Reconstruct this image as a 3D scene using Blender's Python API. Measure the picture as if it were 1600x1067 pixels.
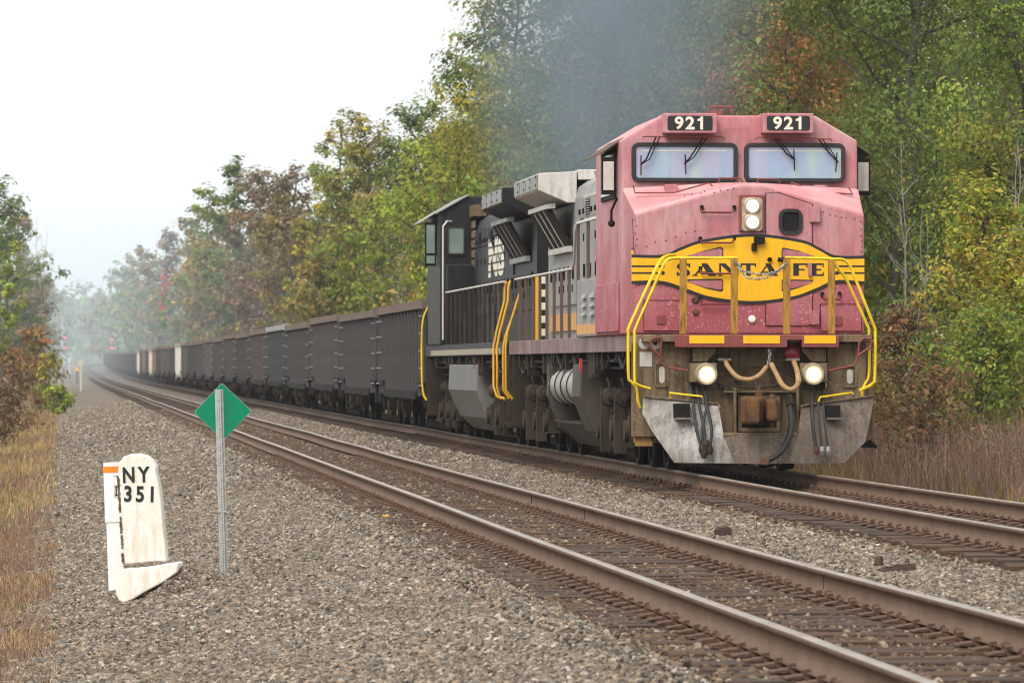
import bpy, bmesh, math, random
import numpy as np
from mathutils import Vector, Matrix

for o in list(bpy.data.objects): bpy.data.objects.remove(o)
SC = bpy.context.scene
COL = SC.collection
RND = random.Random(7)

# ------------------------------------------------------------------ camera, sky, sun, exposure
CAM_Z = 1.5
cam_d = bpy.data.cameras.new('camera'); cam = bpy.data.objects.new('camera', cam_d); COL.objects.link(cam)
cam.location = (0, 0, CAM_Z); cam.rotation_euler = (math.radians(90), 0, 0)
cam_d.sensor_width = 36.0; cam_d.lens = 180.0; cam_d.shift_y = 38.5 / 1600
cam_d.clip_start = 1.0; cam_d.clip_end = 12000
cam_d.dof.use_dof = True; cam_d.dof.focus_distance = 57.0; cam_d.dof.aperture_fstop = 8.0
SC.camera = cam

SUN_EL, SUN_AZ = 48.0, 212.0      # azimuth clockwise from +Y: behind the camera, to the left
world = bpy.data.worlds.new('World'); SC.world = world; world.use_nodes = True
wn = world.node_tree; wn.nodes.clear()
w_out = wn.nodes.new('ShaderNodeOutputWorld'); w_bg = wn.nodes.new('ShaderNodeBackground')
w_sky = wn.nodes.new('ShaderNodeTexSky'); w_sky.sky_type = 'NISHITA'; w_sky.sun_disc = False
w_sky.sun_elevation = math.radians(SUN_EL); w_sky.sun_rotation = math.radians(SUN_AZ)
w_sky.dust_density = 6.0; w_sky.air_density = 1.5
w_mix = wn.nodes.new('ShaderNodeMix'); w_mix.data_type = 'RGBA'
w_mix.inputs['Factor'].default_value = 0.95           # an unbroken white cloud layer over the clear sky
w_mix.inputs[7].default_value = (4.3, 4.47, 4.52, 1)
wn.links.new(w_sky.outputs[0], w_mix.inputs[6]); wn.links.new(w_mix.outputs[2], w_bg.inputs['Color'])
w_bg.inputs['Strength'].default_value = 0.1
wn.links.new(w_bg.outputs[0], w_out.inputs['Surface'])

sun_d = bpy.data.lights.new('sun', 'SUN'); sun = bpy.data.objects.new('sun', sun_d); COL.objects.link(sun)
sun_d.energy = 1.5; sun_d.angle = math.radians(40); sun_d.color = (1.0, 0.96, 0.9)
_e, _a = math.radians(SUN_EL), math.radians(SUN_AZ)
_sd = Vector((math.sin(_a) * math.cos(_e), math.cos(_a) * math.cos(_e), math.sin(_e)))
sun.rotation_euler = _sd.to_track_quat('Z', 'Y').to_euler(); sun.location = (-30, -40, 60)

SC.view_settings.view_transform = 'Standard'; SC.view_settings.look = 'None'
SC.view_settings.gamma = 1.0; SC.view_settings.use_curve_mapping = False
SC.view_settings.exposure = 1.36
SC.render.engine = 'CYCLES'
SC.cycles.use_denoising = True; SC.cycles.filter_width = 1.1
SC.cycles.max_bounces = 8; SC.cycles.diffuse_bounces = 2; SC.cycles.glossy_bounces = 2
SC.cycles.transparent_max_bounces = 8; SC.cycles.transmission_bounces = 3; SC.cycles.volume_bounces = 2
SC.cycles.volume_step_rate = 4.0; SC.cycles.volume_max_steps = 64
SC.cycles.use_adaptive_sampling = True; SC.cycles.adaptive_threshold = 0.015
SC.cycles.caustics_reflective = False; SC.cycles.caustics_refractive = False

# ------------------------------------------------------------------ track geometry
TH = math.atan(0.0885)
def _build_line():
    s, x, y, a = -60.0, 0, 0, 0
    pts = []
    x, y = 4.905 + 60 * math.sin(TH), -60 * math.cos(TH)
    while s < 1700:
        k = 0.0 if s < 960 else -(s - 960) / 1100.0
        a = TH + k
        pts.append((s, x, y, a))
        x -= math.sin(a) * 2; y += math.cos(a) * 2; s += 2
    return np.array(pts)
LINE = _build_line()
def rise(s):
    s = np.asarray(s, float)
    q = np.clip(s - 400, 0, None) / 470.0
    return np.where(q > 0, 1.0 * q * q, 0.0)
def WP(s, t, z=0.0):
    """track coordinates (metres along, metres right of the near track, metres above its rails) -> world"""
    s = np.asarray(s, float); t = np.asarray(t, float)
    cx = np.interp(s, LINE[:, 0], LINE[:, 1]); cy = np.interp(s, LINE[:, 0], LINE[:, 2]); a = np.interp(s, LINE[:, 0], LINE[:, 3])
    return cx + np.cos(a) * t, cy + np.sin(a) * t, z + rise(s)
def WV(s, t, z=0.0):
    p = WP(s, t, z); return Vector((float(p[0]), float(p[1]), float(p[2])))
def heading(s): return float(np.interp(s, LINE[:, 0], LINE[:, 3]))
def st_of(X, Y):
    """inverse of WP on the straight"""
    dx, dy = X - 4.905, Y
    return -dx * math.sin(TH) + dy * math.cos(TH), dx * math.cos(TH) + dy * math.sin(TH)
TRAIN_T, TRAIN_Z = 4.074, 0.11

BP = np.array([(-5.9, -1.16), (-5.4, -1.02), (-5.0, -.93), (-3.6, -.62), (-2.2, -.33), (-1.6, -.245), (1.6, -.245), (2.0, -.225), (2.45, -.2), (2.75, -.15),
               (5.5, -.135), (6.0, -.18), (7.4, -.40), (8.1, -.52)])
GP = np.array([(-400, -1.4), (-60, -1.3), (-14, -1.2), (-7, -1.12), (-5.6, -1.1), (-5.0, -1.25), (7.4, -.75), (8.0, -.46), (10, -.42), (14, -.2), (24, .6), (60, 3), (400, 10)])
def ballast_z(t): return np.interp(t, BP[:, 0], BP[:, 1])
def ground_z(t): return np.maximum(np.interp(t, GP[:, 0], GP[:, 1]), np.where((np.asarray(t) > -5.9) & (np.asarray(t) < 8.1), ballast_z(t), -9))
def ground_at(X, Y):
    s, t = st_of(X, Y); return float(ground_z(t)) + float(rise(s))
def px(u, Y, z=None):
    """world x of image column u at depth Y"""
    return (u - 800) / 8000.0 * Y

# ------------------------------------------------------------------ helpers
def link(o, parent=None):
    COL.objects.link(o)
    if parent is not None: o.parent = parent
    return o
def tag(o, label=None, cat=None, group=None, kind=None):
    if label: o['label'] = label
    if cat: o['category'] = cat
    if group: o['group'] = group
    if kind: o['kind'] = kind
    return o
def empty(name, loc=(0, 0, 0), rz=0.0):
    o = bpy.data.objects.new(name, None); o.location = loc; o.rotation_euler = (0, 0, rz); o.empty_display_size = .3
    COL.objects.link(o); return o
def copy_tree(o, parent=None):
    c = o.copy(); COL.objects.link(c); c.parent = parent
    for ch in o.children: copy_tree(ch, c)
    return c

class MB:
    def __init__(self): self.v = []; self.f = []; self.m = []
    def add(self, vs, fs, mi=0):
        b = len(self.v); self.v += [tuple(map(float, p)) for p in vs]
        for f in fs: self.f.append(tuple(i + b for i in f)); self.m.append(mi)
        return self
    def box(self, x0, x1, y0, y1, z0, z1, mi=0):
        v = [(x0, y0, z0), (x1, y0, z0), (x1, y1, z0), (x0, y1, z0), (x0, y0, z1), (x1, y0, z1), (x1, y1, z1), (x0, y1, z1)]
        return self.add(v, [(0, 3, 2, 1), (4, 5, 6, 7), (0, 1, 5, 4), (1, 2, 6, 5), (2, 3, 7, 6), (3, 0, 4, 7)], mi)
    def prism(self, pts, axis, a, b, mi=0):
        """extrude a 2D outline along axis: 'y' -> pts are (x,z); 'x' -> (y,z); 'z' -> (x,y)"""
        def P(p, c):
            return {'y': (p[0], c, p[1]), 'x': (c, p[0], p[1]), 'z': (p[0], p[1], c)}[axis]
        n = len(pts); v = [P(p, a) for p in pts] + [P(p, b) for p in pts]
        f = [tuple(range(n)), tuple(range(2 * n - 1, n - 1, -1))] + [(i, i + n, (i + 1) % n + n, (i + 1) % n) for i in range(n)]
        return self.add(v, f, mi)
    def hexa(self, v8, mi=0):
        return self.add(v8, [(0, 3, 2, 1), (4, 5, 6, 7), (0, 1, 5, 4), (1, 2, 6, 5), (2, 3, 7, 6), (3, 0, 4, 7)], mi)
    def tube(self, pts, r, n=6, mi=0, caps=True):
        P = [Vector(p) for p in pts]; rs = r if isinstance(r, (list, tuple)) else [r] * len(P)
        rings = []; up = None
        for i, p in enumerate(P):
            d = (P[min(i + 1, len(P) - 1)] - P[max(i - 1, 0)])
            d = d.normalized() if d.length > 1e-9 else Vector((0, 0, 1))
            if up is None: up = Vector((0, 0, 1)) if abs(d.z) < .9 else Vector((1, 0, 0))
            a = d.cross(up)
            if a.length < 1e-4: a = d.orthogonal()
            a.normalize(); b = a.cross(d).normalized(); up = b
            rings.append([p + (a * math.cos(6.28318 * k / n) + b * math.sin(6.28318 * k / n)) * rs[i] for k in range(n)])
        v = [q for rg in rings for q in rg]; f = []
        for i in range(len(P) - 1):
            for k in range(n):
                f.append((i * n + k, i * n + (k + 1) % n, (i + 1) * n + (k + 1) % n, (i + 1) * n + k))
        if caps: f.append(tuple(range(n - 1, -1, -1))); f.append(tuple((len(P) - 1) * n + k for k in range(n)))
        return self.add(v, f, mi)
    def cyl(self, p0, p1, r, n=16, r2=None, mi=0): return self.tube([p0, p1], [r, r if r2 is None else r2], n, mi)
    def lathe(self, prof, c, axis='y', n=24, mi=0):
        """prof: list of (offset along axis, radius)"""
        v = []; f = []
        for (o, r) in prof:
            for k in range(n):
                a = 6.28318 * k / n; q, w = r * math.cos(a), r * math.sin(a)
                v.append({'y': (c[0] + q, c[1] + o, c[2] + w), 'x': (c[0] + o, c[1] + q, c[2] + w), 'z': (c[0] + q, c[1] + w, c[2] + o)}[axis])
        m = len(prof)
        for i in range(m - 1):
            for k in range(n): f.append((i * n + k, i * n + (k + 1) % n, (i + 1) * n + (k + 1) % n, (i + 1) * n + k))
        f.append(tuple(range(n - 1, -1, -1))); f.append(tuple((m - 1) * n + k for k in range(n)))
        return self.add(v, f, mi)
    def poly(self, pts, mi=0): return self.add(pts, [tuple(range(len(pts)))], mi)
    def slab(self, pts, y0, y1, mi=0): return self.prism(pts, 'y', y0, y1, mi)
    def flip(self, L):
        self.v = [(-x, L - y, z) for (x, y, z) in self.v]; return self
    def mesh(self, name, mats, smooth=None, fixn=True):
        me = bpy.data.meshes.new(name); me.from_pydata(self.v, [], self.f)
        for m in (mats if isinstance(mats, (list, tuple)) else [mats]): me.materials.append(m)
        if any(self.m): me.polygons.foreach_set('material_index', self.m)
        if fixn:
            bm = bmesh.new(); bm.from_mesh(me); bmesh.ops.recalc_face_normals(bm, faces=bm.faces); bm.to_mesh(me); bm.free()
        if smooth is not None:
            me.polygons.foreach_set('use_smooth', [True] * len(me.polygons)); me.set_sharp_from_angle(angle=math.radians(smooth))
        me.update(); return me
    def build(self, name, mats, parent=None, smooth=None, bevel=0.0, seg=2, fixn=True):
        o = bpy.data.objects.new(name, self.mesh(name, mats, smooth, fixn)); link(o, parent)
        if bevel > 0:
            b = o.modifiers.new('bevel', 'BEVEL'); b.width = bevel; b.segments = seg; b.limit_method = 'ANGLE'; b.angle_limit = math.radians(35)
        return o

def np_mesh(name, V, F, mats, cols=None, smooth=False):
    """fast mesh: V (n,3), F (m,k) with constant k"""
    me = bpy.data.meshes.new(name); V = np.asarray(V, np.float32); F = np.asarray(F, np.int32); k = F.shape[1]
    me.vertices.add(len(V)); me.vertices.foreach_set('co', V.ravel())
    me.loops.add(F.size); me.loops.foreach_set('vertex_index', F.ravel())
    me.polygons.add(len(F)); me.polygons.foreach_set('loop_start', np.arange(0, F.size, k, dtype=np.int32))
    for m in (mats if isinstance(mats, (list, tuple)) else [mats]): me.materials.append(m)
    if cols is not None:
        a = me.color_attributes.new('Col', 'FLOAT_COLOR', 'POINT')
        c = np.ones((len(V), 4), np.float32); c[:, :3] = cols; a.data.foreach_set('color', c.ravel())
    if smooth: me.polygons.foreach_set('use_smooth', np.ones(len(F), bool))
    me.update(); me.validate(); return me

def text_mesh(body, name, mat_, height, bold=0.0, xscale=1.0, spacing=1.0, depth=.004):
    """lettering as a thin mesh standing in the x-z plane, centred, facing -y"""
    cu = bpy.data.curves.new(name, 'FONT'); cu.body = body; cu.size = 1; cu.align_x = 'CENTER'; cu.align_y = 'CENTER'
    cu.offset = bold; cu.space_character = spacing; cu.fill_mode = 'BOTH'; cu.extrude = .01; cu.resolution_u = 4
    o = bpy.data.objects.new(name, cu); COL.objects.link(o)
    bpy.context.view_layer.update()
    dg = bpy.context.evaluated_depsgraph_get()
    me = bpy.data.meshes.new_from_object(o.evaluated_get(dg))
    bpy.data.objects.remove(o); bpy.data.curves.remove(cu)
    n = len(me.vertices); co = np.zeros(n * 3, np.float32); me.vertices.foreach_get('co', co); co = co.reshape(-1, 3)
    h = co[:, 1].max() - co[:, 1].min(); k = height / h
    cx = (co[:, 0].max() + co[:, 0].min()) / 2; cy = (co[:, 1].max() + co[:, 1].min()) / 2
    out = np.stack([(co[:, 0] - cx) * k * xscale, -co[:, 2] * (depth / .01), (co[:, 1] - cy) * k], 1)
    me.vertices.foreach_set('co', out.astype(np.float32).ravel()); me.materials.clear(); me.materials.append(mat_); me.update()
    me.name = name
    return me

# ------------------------------------------------------------------ materials
class NT:
    def __init__(self, name):
        self.m = bpy.data.materials.new(name); self.m.use_nodes = True; self.t = self.m.node_tree; self.t.nodes.clear()
        self.out = self.n('OutputMaterial')
    def n(self, typ, **kw):
        x = self.t.nodes.new('ShaderNode' + typ)
        for k, v in kw.items(): setattr(x, k, v)
        return x
    def l(self, a, b): self.t.links.new(a, b)
    def coord(self, which='Object', scale=(1, 1, 1)):
        c = self.n('TexCoord'); mp = self.n('Mapping'); self.l(c.outputs[which], mp.inputs[0]); mp.inputs['Scale'].default_value = scale
        return mp.outputs[0]
    def noise(self, vec, scale, detail=4, rough=.6, dist=0.0):
        x = self.n('TexNoise'); self.l(vec, x.inputs['Vector']); x.inputs['Scale'].default_value = scale
        x.inputs['Detail'].default_value = detail; x.inputs['Roughness'].default_value = rough; x.inputs['Distortion'].default_value = dist
        return x.outputs['Fac']
    def ramp(self, fac, stops, interp='LINEAR'):
        x = self.n('ValToRGB'); self.l(fac, x.inputs[0]); e = x.color_ramp.elements; x.color_ramp.interpolation = interp
        while len(e) < len(stops): e.new(.5)
        for i, (p, c) in enumerate(stops):
            e[i].position = p; e[i].color = (*c, 1) if len(c) == 3 else c
        return x.outputs[0]
    def mix(self, fac, a, b, blend='MIX'):
        x = self.n('Mix', data_type='RGBA', blend_type=blend)
        for i, s in ((0, fac), (6, a), (7, b)):
            if hasattr(s, 'is_linked'): self.l(s, x.inputs[i])
            elif i == 0: x.inputs[0].default_value = s
            else: x.inputs[i].default_value = (*s, 1) if len(s) == 3 else s
        return x.outputs[2]
    def math(self, op, a, b=None, clamp=False):
        x = self.n('Math', operation=op); x.use_clamp = clamp
        for i, s in ((0, a), (1, b)):
            if s is None: continue
            if hasattr(s, 'is_linked'): self.l(s, x.inputs[i])
            else: x.inputs[i].default_value = s
        return x.outputs[0]
    def bsdf(self, col, rough=.6, metal=0.0, spec=.5, bump=None, bstr=.3, bdist=.01):
        b = self.n('BsdfPrincipled')
        for k, s in (('Base Color', col), ('Roughness', rough), ('Metallic', metal)):
            if hasattr(s, 'is_linked'): self.l(s, b.inputs[k])
            else: b.inputs[k].default_value = (*s, 1) if isinstance(s, tuple) else s
        b.inputs['Specular IOR Level'].default_value = spec
        if bump is not None:
            x = self.n('Bump'); x.inputs['Strength'].default_value = bstr; x.inputs['Distance'].default_value = bdist
            self.l(bump, x.inputs['Height']); self.l(x.outputs[0], b.inputs['Normal'])
        self.l(b.outputs[0], self.out.inputs['Surface']); return b

def paint(name, col, dirt=(.12, .09, .07), amt=.5, rough=.5, scale=1.0, chip=None, fade=None, spec=.4, streak=True, metal=0.0, deep=None):
    """weathered paint: large faded patches, vertical dirt streaks, small chips"""
    k = NT(name); v = k.coord('Object')
    vs = k.coord('Object', (6 * scale, 6 * scale, .9 * scale))
    big = k.noise(v, 1.3 * scale, 5, .62)
    st = k.noise(vs, 2.2, 6, .65)
    c = col
    if fade: c = k.mix(k.ramp(big, [(.38, (0, 0, 0)), (.66, (1, 1, 1))]), col, fade)
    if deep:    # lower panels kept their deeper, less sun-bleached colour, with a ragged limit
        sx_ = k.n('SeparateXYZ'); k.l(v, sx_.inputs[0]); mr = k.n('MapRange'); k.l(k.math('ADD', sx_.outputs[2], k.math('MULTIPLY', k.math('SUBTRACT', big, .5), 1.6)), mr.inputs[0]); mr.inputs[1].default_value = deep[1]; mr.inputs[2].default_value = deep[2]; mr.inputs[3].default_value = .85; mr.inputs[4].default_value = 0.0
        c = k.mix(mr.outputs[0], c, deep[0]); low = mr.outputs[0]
    f = k.ramp(st if streak else big, [(.46, (0, 0, 0)), (.74, (1, 1, 1))])
    f2 = k.math('MULTIPLY', f, amt)
    c = k.mix(f2, c, dirt)
    fine = k.noise(v, 26 * scale, 4, .7)
    c = k.mix(k.math('MULTIPLY', k.ramp(fine, [(.5, (0, 0, 0)), (.72, (1, 1, 1))]), amt * .45), c, dirt)
    if chip:
        sp = k.noise(v, 24 * scale, 6, .7, .15)
        gate = k.ramp(k.noise(v, 1.7 * scale, 3, .5), [(.42, (0, 0, 0)), (.56, (1, 1, 1))])
        cf = k.math('MULTIPLY', k.ramp(sp, [(.56, (0, 0, 0)), (.6, (1, 1, 1))]), gate)
        c = k.mix(k.math('MULTIPLY', cf, k.math('ADD', k.math('MULTIPLY', low, .75), .08) if deep else .6), c, chip)
        dots = k.n('TexVoronoi'); k.l(v, dots.inputs['Vector']); dots.inputs['Scale'].default_value = 7.5 * scale
        dsz = k.math('LESS_THAN', dots.outputs['Distance'], .055)
        sel = k.math('GREATER_THAN', k.noise(v, 4.0 * scale, 1), .5)
        c = k.mix(k.math('MULTIPLY', dsz, sel), c, (.05, .03, .03))
    rr = k.math('ADD', k.math('MULTIPLY', fine, .25), rough - .12)
    k.bsdf(c, rr, metal, spec, bump=k.math('ADD', k.math('MULTIPLY', big, .6), k.math('MULTIPLY', fine, .12)), bstr=.35, bdist=.012)
    return k.m

def plain(name, col, rough=.6, metal=0.0, var=.25, scale=8.0, bump=.15, bdist=.01, spec=.4):
    k = NT(name); v = k.coord('Object'); n_ = k.noise(v, scale, 5, .65)
    c = k.mix(k.ramp(n_, [(.35, (0, 0, 0)), (.7, (1, 1, 1))]), tuple(x * (1 - var) for x in col), tuple(min(1, x * (1 + var)) for x in col))
    k.bsdf(c, rough, metal, spec, bump=n_, bstr=bump, bdist=bdist)
    return k.m

def emit(name, col, strength):
    k = NT(name); e = k.n('Emission'); e.inputs[0].default_value = (*col, 1); e.inputs[1].default_value = strength
    k.l(e.outputs[0], k.out.inputs['Surface']); return k.m

M = {}
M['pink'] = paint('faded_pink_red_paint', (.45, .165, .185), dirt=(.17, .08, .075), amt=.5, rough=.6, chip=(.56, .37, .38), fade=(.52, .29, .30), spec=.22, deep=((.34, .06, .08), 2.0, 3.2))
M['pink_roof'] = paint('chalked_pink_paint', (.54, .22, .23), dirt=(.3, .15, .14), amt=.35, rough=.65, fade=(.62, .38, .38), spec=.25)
M['maroon'] = paint('dull_maroon_paint', (.22, .05, .045), dirt=(.09, .05, .04), amt=.5, rough=.6)
M['silver'] = paint('weathered_silver_grey_paint', (.24, .24, .235), dirt=(.09, .075, .065), amt=.6, rough=.55, fade=(.33, .325, .31), spec=.3)
M['silver_light'] = paint('pale_dusty_grey_paint', (.52, .49, .45), dirt=(.2, .16, .13), amt=.55, rough=.7, fade=(.62, .58, .53))
M['black'] = paint('sooty_black_paint', (.010, .0105, .0125), dirt=(.042, .035, .03), amt=.4, rough=.5, fade=(.019, .02, .022), spec=.2)
M['yellow'] = paint('yellow_emblem_paint', (.82, .43, .012), dirt=(.36, .18, .03), amt=.3, rough=.5, spec=.25)
M['safety'] = paint('safety_yellow_paint', (.78, .53, .012), dirt=(.26, .14, .025), amt=.55, rough=.45, spec=.3)
M['orange_y'] = paint('grimy_orange_yellow_paint', (.66, .34, .015), dirt=(.12, .06, .02), amt=.6, rough=.5, scale=3)
M['ochre'] = paint('mud_ochre_paint', (.34, .19, .05), dirt=(.07, .045, .03), amt=.8, rough=.8, chip=(.05, .035, .03))
M['rustpost'] = paint('rust_brown_post_paint', (.11, .07, .05), dirt=(.04, .028, .02), amt=.7, rough=.8, scale=2)
M['post'] = paint('dirty_ochre_post_paint', (.40, .20, .02), dirt=(.045, .026, .016), amt=1.0, rough=.6, scale=2)
M['orange'] = paint('faded_orange_stripe_paint', (.62, .32, .1), dirt=(.2, .13, .08), amt=.5, rough=.6)
M['print_black'] = plain('black_print', (.018, .018, .02), .45, 0, .1)
M['cream'] = paint('cream_white_paint', (.72, .68, .55), dirt=(.35, .3, .24), amt=.35, rough=.6)
M['tan'] = paint('road_dusted_tan_steel', (.16, .11, .066), dirt=(.035, .022, .014), amt=.9, rough=.85, chip=(.28, .22, .16), fade=(.24, .175, .11), spec=.12)
M['plow'] = paint('scuffed_grey_plow_steel', (.13, .098, .077), dirt=(.05, .035, .026), amt=.7, rough=.8, chip=(.3, .27, .245), fade=(.19, .152, .125), scale=1.6, spec=.15)
M['plow_worn'] = paint('white_scuffed_plow_steel', (.21, .185, .165), dirt=(.07, .05, .04), amt=.75, rough=.75, chip=(.08, .06, .047), fade=(.46, .44, .42), scale=1.4, spec=.15)
M['under'] = paint('greasy_underframe_steel', (.03, .022, .016), dirt=(.009, .007, .006), amt=.7, rough=.8, fade=(.062, .045, .033), spec=.15)
M['tank'] = paint('dusty_grey_tank_steel', (.06, .048, .039), dirt=(.026, .02, .016), amt=.55, rough=.6, fade=(.085, .07, .058), spec=.2)
M['drum'] = paint('bright_grey_reservoir_paint', (.30, .285, .265), dirt=(.1, .08, .065), amt=.6, rough=.4)
M['dark'] = plain('dark_grimy_metal', (.012, .0105, .0095), .75, 0, .3, spec=.15)
M['rubber'] = plain('black_rubber', (.02, .02, .02), .65, 0, .2)
M['hose_tan'] = plain('tan_rubber_hose', (.33, .2, .09), .65, 0, .3)
M['grille'] = plain('rusty_dark_grille', (.02, .014, .011), .8, 0, .4, 20, spec=.15)
M['rust'] = paint('rusty_cast_steel', (.07, .038, .026), dirt=(.025, .015, .012), amt=.8, rough=.85, fade=(.19, .085, .032), scale=3, spec=.15)
M['redglass'] = plain('red_marker_glass', (.35, .02, .03), .15, 0, .1)
M['chrome'] = plain('bare_steel', (.34, .33, .31), .45, .7, .2)
M['white'] = plain('white_sticker', (.75, .74, .7), .6, 0, .1)
M['lamp'] = emit('lit_headlight', (1.0, .88, .62), 6.0)
M['lamp_warm'] = emit('warm_lamp_reflector', (1.0, .6, .22), 1.1)
M['lamp_rim'] = plain('headlight_bezel', (.45, .36, .26), .4, .3, .2)
M['galv'] = plain('galvanised_steel', (.42, .42, .4), .5, .35, .2, 30)
# ------------------------------------------------------------------ ground, ballast bed
def mat_ground():
    k = NT('dry_grassy_earth'); v = k.coord('Object')
    a = k.noise(v, .35, 6, .65); b = k.noise(v, 5, 5, .7); c2 = k.noise(v, 40, 3, .7)
    c = k.ramp(a, [(.3, (.085, .06, .035)), (.5, (.16, .115, .06)), (.7, (.10, .10, .04))])
    c = k.mix(k.math('MULTIPLY', b, .5), c, (.19, .13, .075)); c = k.mix(k.math('MULTIPLY', c2, .4), c, (.05, .037, .022))
    k.bsdf(c, .95, 0, .1, bump=c2, bstr=.8, bdist=.04); return k.m
def mat_ballast():
    k = NT('crushed_stone_bed'); v = k.coord('Object')
    vo = k.n('TexVoronoi'); k.l(v, vo.inputs['Vector']); vo.inputs['Scale'].default_value = 17
    vo.inputs['Randomness'].default_value = 1
    rgb = k.n('SeparateColor'); k.l(vo.outputs['Color'], rgb.inputs[0])
    c = k.ramp(rgb.outputs[0], [(0, (0.084, 0.070, 0.058)), (0.35, (0.168, 0.143, 0.119)), (0.65, (0.240, 0.202, 0.165)), (0.85, (0.324, 0.233, 0.158)), (1, (0.504, 0.428, 0.356))])
    edge = k.ramp(vo.outputs['Distance'], [(.25, (1, 1, 1)), (.75, (.25, .22, .2))])
    c = k.mix(.8, c, edge, 'MULTIPLY')
    at = k.n('Attribute'); at.attribute_name = 'Col'
    sc = k.n('SeparateColor'); k.l(at.outputs['Color'], sc.inputs[0])
    st = k.math('MULTIPLY', sc.outputs[0], k.math('ADD', k.math('MULTIPLY', k.noise(v, 2.0, 4), .7), .45), True)
    c = k.mix(st, c, (.075, .04, .023))
    c = k.mix(k.math('MULTIPLY', sc.outputs[1], .85), c, k.mix(k.noise(v, 30, 3), (.10, .105, .11), (.24, .245, .25)))
    h = k.math('SUBTRACT', 1.0, vo.outputs['Distance'])
    k.bsdf(c, .92, 0, .15, bump=h, bstr=.9, bdist=.03); return k.m
M['ground'] = mat_ground(); M['ballast'] = mat_ballast()

def sweep(prof_t, prof_z, ss, jitter=0.0, seed=1):
    rg = np.random.default_rng(seed); V = []
    for s in ss:
        x, y, z = WP(np.full(len(prof_t), s), prof_t, prof_z); V.append(np.stack([x, y, z + rg.normal(0, jitter, len(prof_t))], 1))
    V = np.concatenate(V); n = len(prof_t); F = []
    for i in range(len(ss) - 1):
        a = np.arange(n - 1) + i * n; F.append(np.stack([a, a + 1, a + n + 1, a + n], 1))
    return V, np.concatenate(F)
ss = np.concatenate([np.arange(-40, 0, 8.), np.arange(0, 400, 5.), np.arange(400, 1690, 20.)])
tg = np.concatenate([[-400, -220, -120, -60, -30, -20], np.arange(-14, -5, 1.0), [-5.6, -5.0, 7.4, 8.0, 9, 10, 12, 14, 18, 24, 35, 60, 150, 400]])
V, F = sweep(tg, np.interp(tg, GP[:, 0], GP[:, 1]), ss, .015, 3)
o = link(bpy.data.objects.new('ground', np_mesh('ground', V, F, M['ground'], smooth=True))); tag(o, kind='structure')
tb = np.arange(-5.9, 8.11, .25); sb = np.concatenate([np.arange(0, 130, .5), np.arange(130, 400, 4.), np.arange(400, 1690, 16.)])
V, F = sweep(tb, ballast_z(tb), sb, .012, 4)
T = np.tile(tb, len(sb))
stain = np.clip(1.25 - np.abs(T) / 1.5, 0, 1) ** .6; stain = np.maximum(stain, np.clip(1.25 - np.abs(T - TRAIN_T) / 1.5, 0, 1) ** .6)
grey = np.clip((T - 5.7) / .5, 0, 1)
o = link(bpy.data.objects.new('ballast_bed', np_mesh('ballast_bed', V, F, M['ballast'], cols=np.stack([stain, grey, grey * 0], 1)))); tag(o, kind='structure')

# ------------------------------------------------------------------ tracks
def mat_rail():
    k = NT('brown_rusted_rail_side'); v = k.coord('Object'); a = k.noise(v, 3, 5, .6); b = k.noise(v, 60, 3, .7)
    c = k.ramp(a, [(.3, (.09, .055, .037)), (.7, (.15, .095, .063))]); c = k.mix(k.math('MULTIPLY', b, .35), c, (.2, .12, .075))
    k.bsdf(c, .75, .0, .2, bump=b, bstr=.2, bdist=.003); return k.m
def mat_railtop():
    k = NT('polished_rail_head'); v = k.coord('Object'); a = k.noise(v, 1.2, 4, .6)
    c = k.ramp(a, [(.35, (.24, .185, .145)), (.65, (.36, .305, .26))]); k.bsdf(c, k.math('ADD', k.math('MULTIPLY', a, .25), .27), .45, .5); return k.m
def mat_tie(name, a_, b_):
    k = NT(name); v = k.coord('Object', (1.2, 26, 26)); n1 = k.noise(v, 2, 6, .65); n2 = k.noise(k.coord('Object'), 5, 4)
    c = k.ramp(n1, [(.3, a_), (.7, b_)]); c = k.mix(k.math('MULTIPLY', n2, .5), c, (.1, .055, .035))
    k.bsdf(c, .85, 0, .25, bump=n1, bstr=.9, bdist=.012); return k.m
M['rail'] = mat_rail(); M['railtop'] = mat_railtop()
M['tie'] = mat_tie('weathered_creosote_timber', (.022, .017, .015), (.085, .064, .052))
M['tie2'] = mat_tie('rust_stained_timber', (.035, .021, .014), (.115, .07, .045))
M['dark_rust'] = plain('dark_rusted_joint', (.04, .026, .02), .85, 0, .3, spec=.1)
M['plate'] = plain('rusted_tie_plate_steel', (.125, .068, .046), .8, 0, .55, 9, spec=.2)

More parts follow.
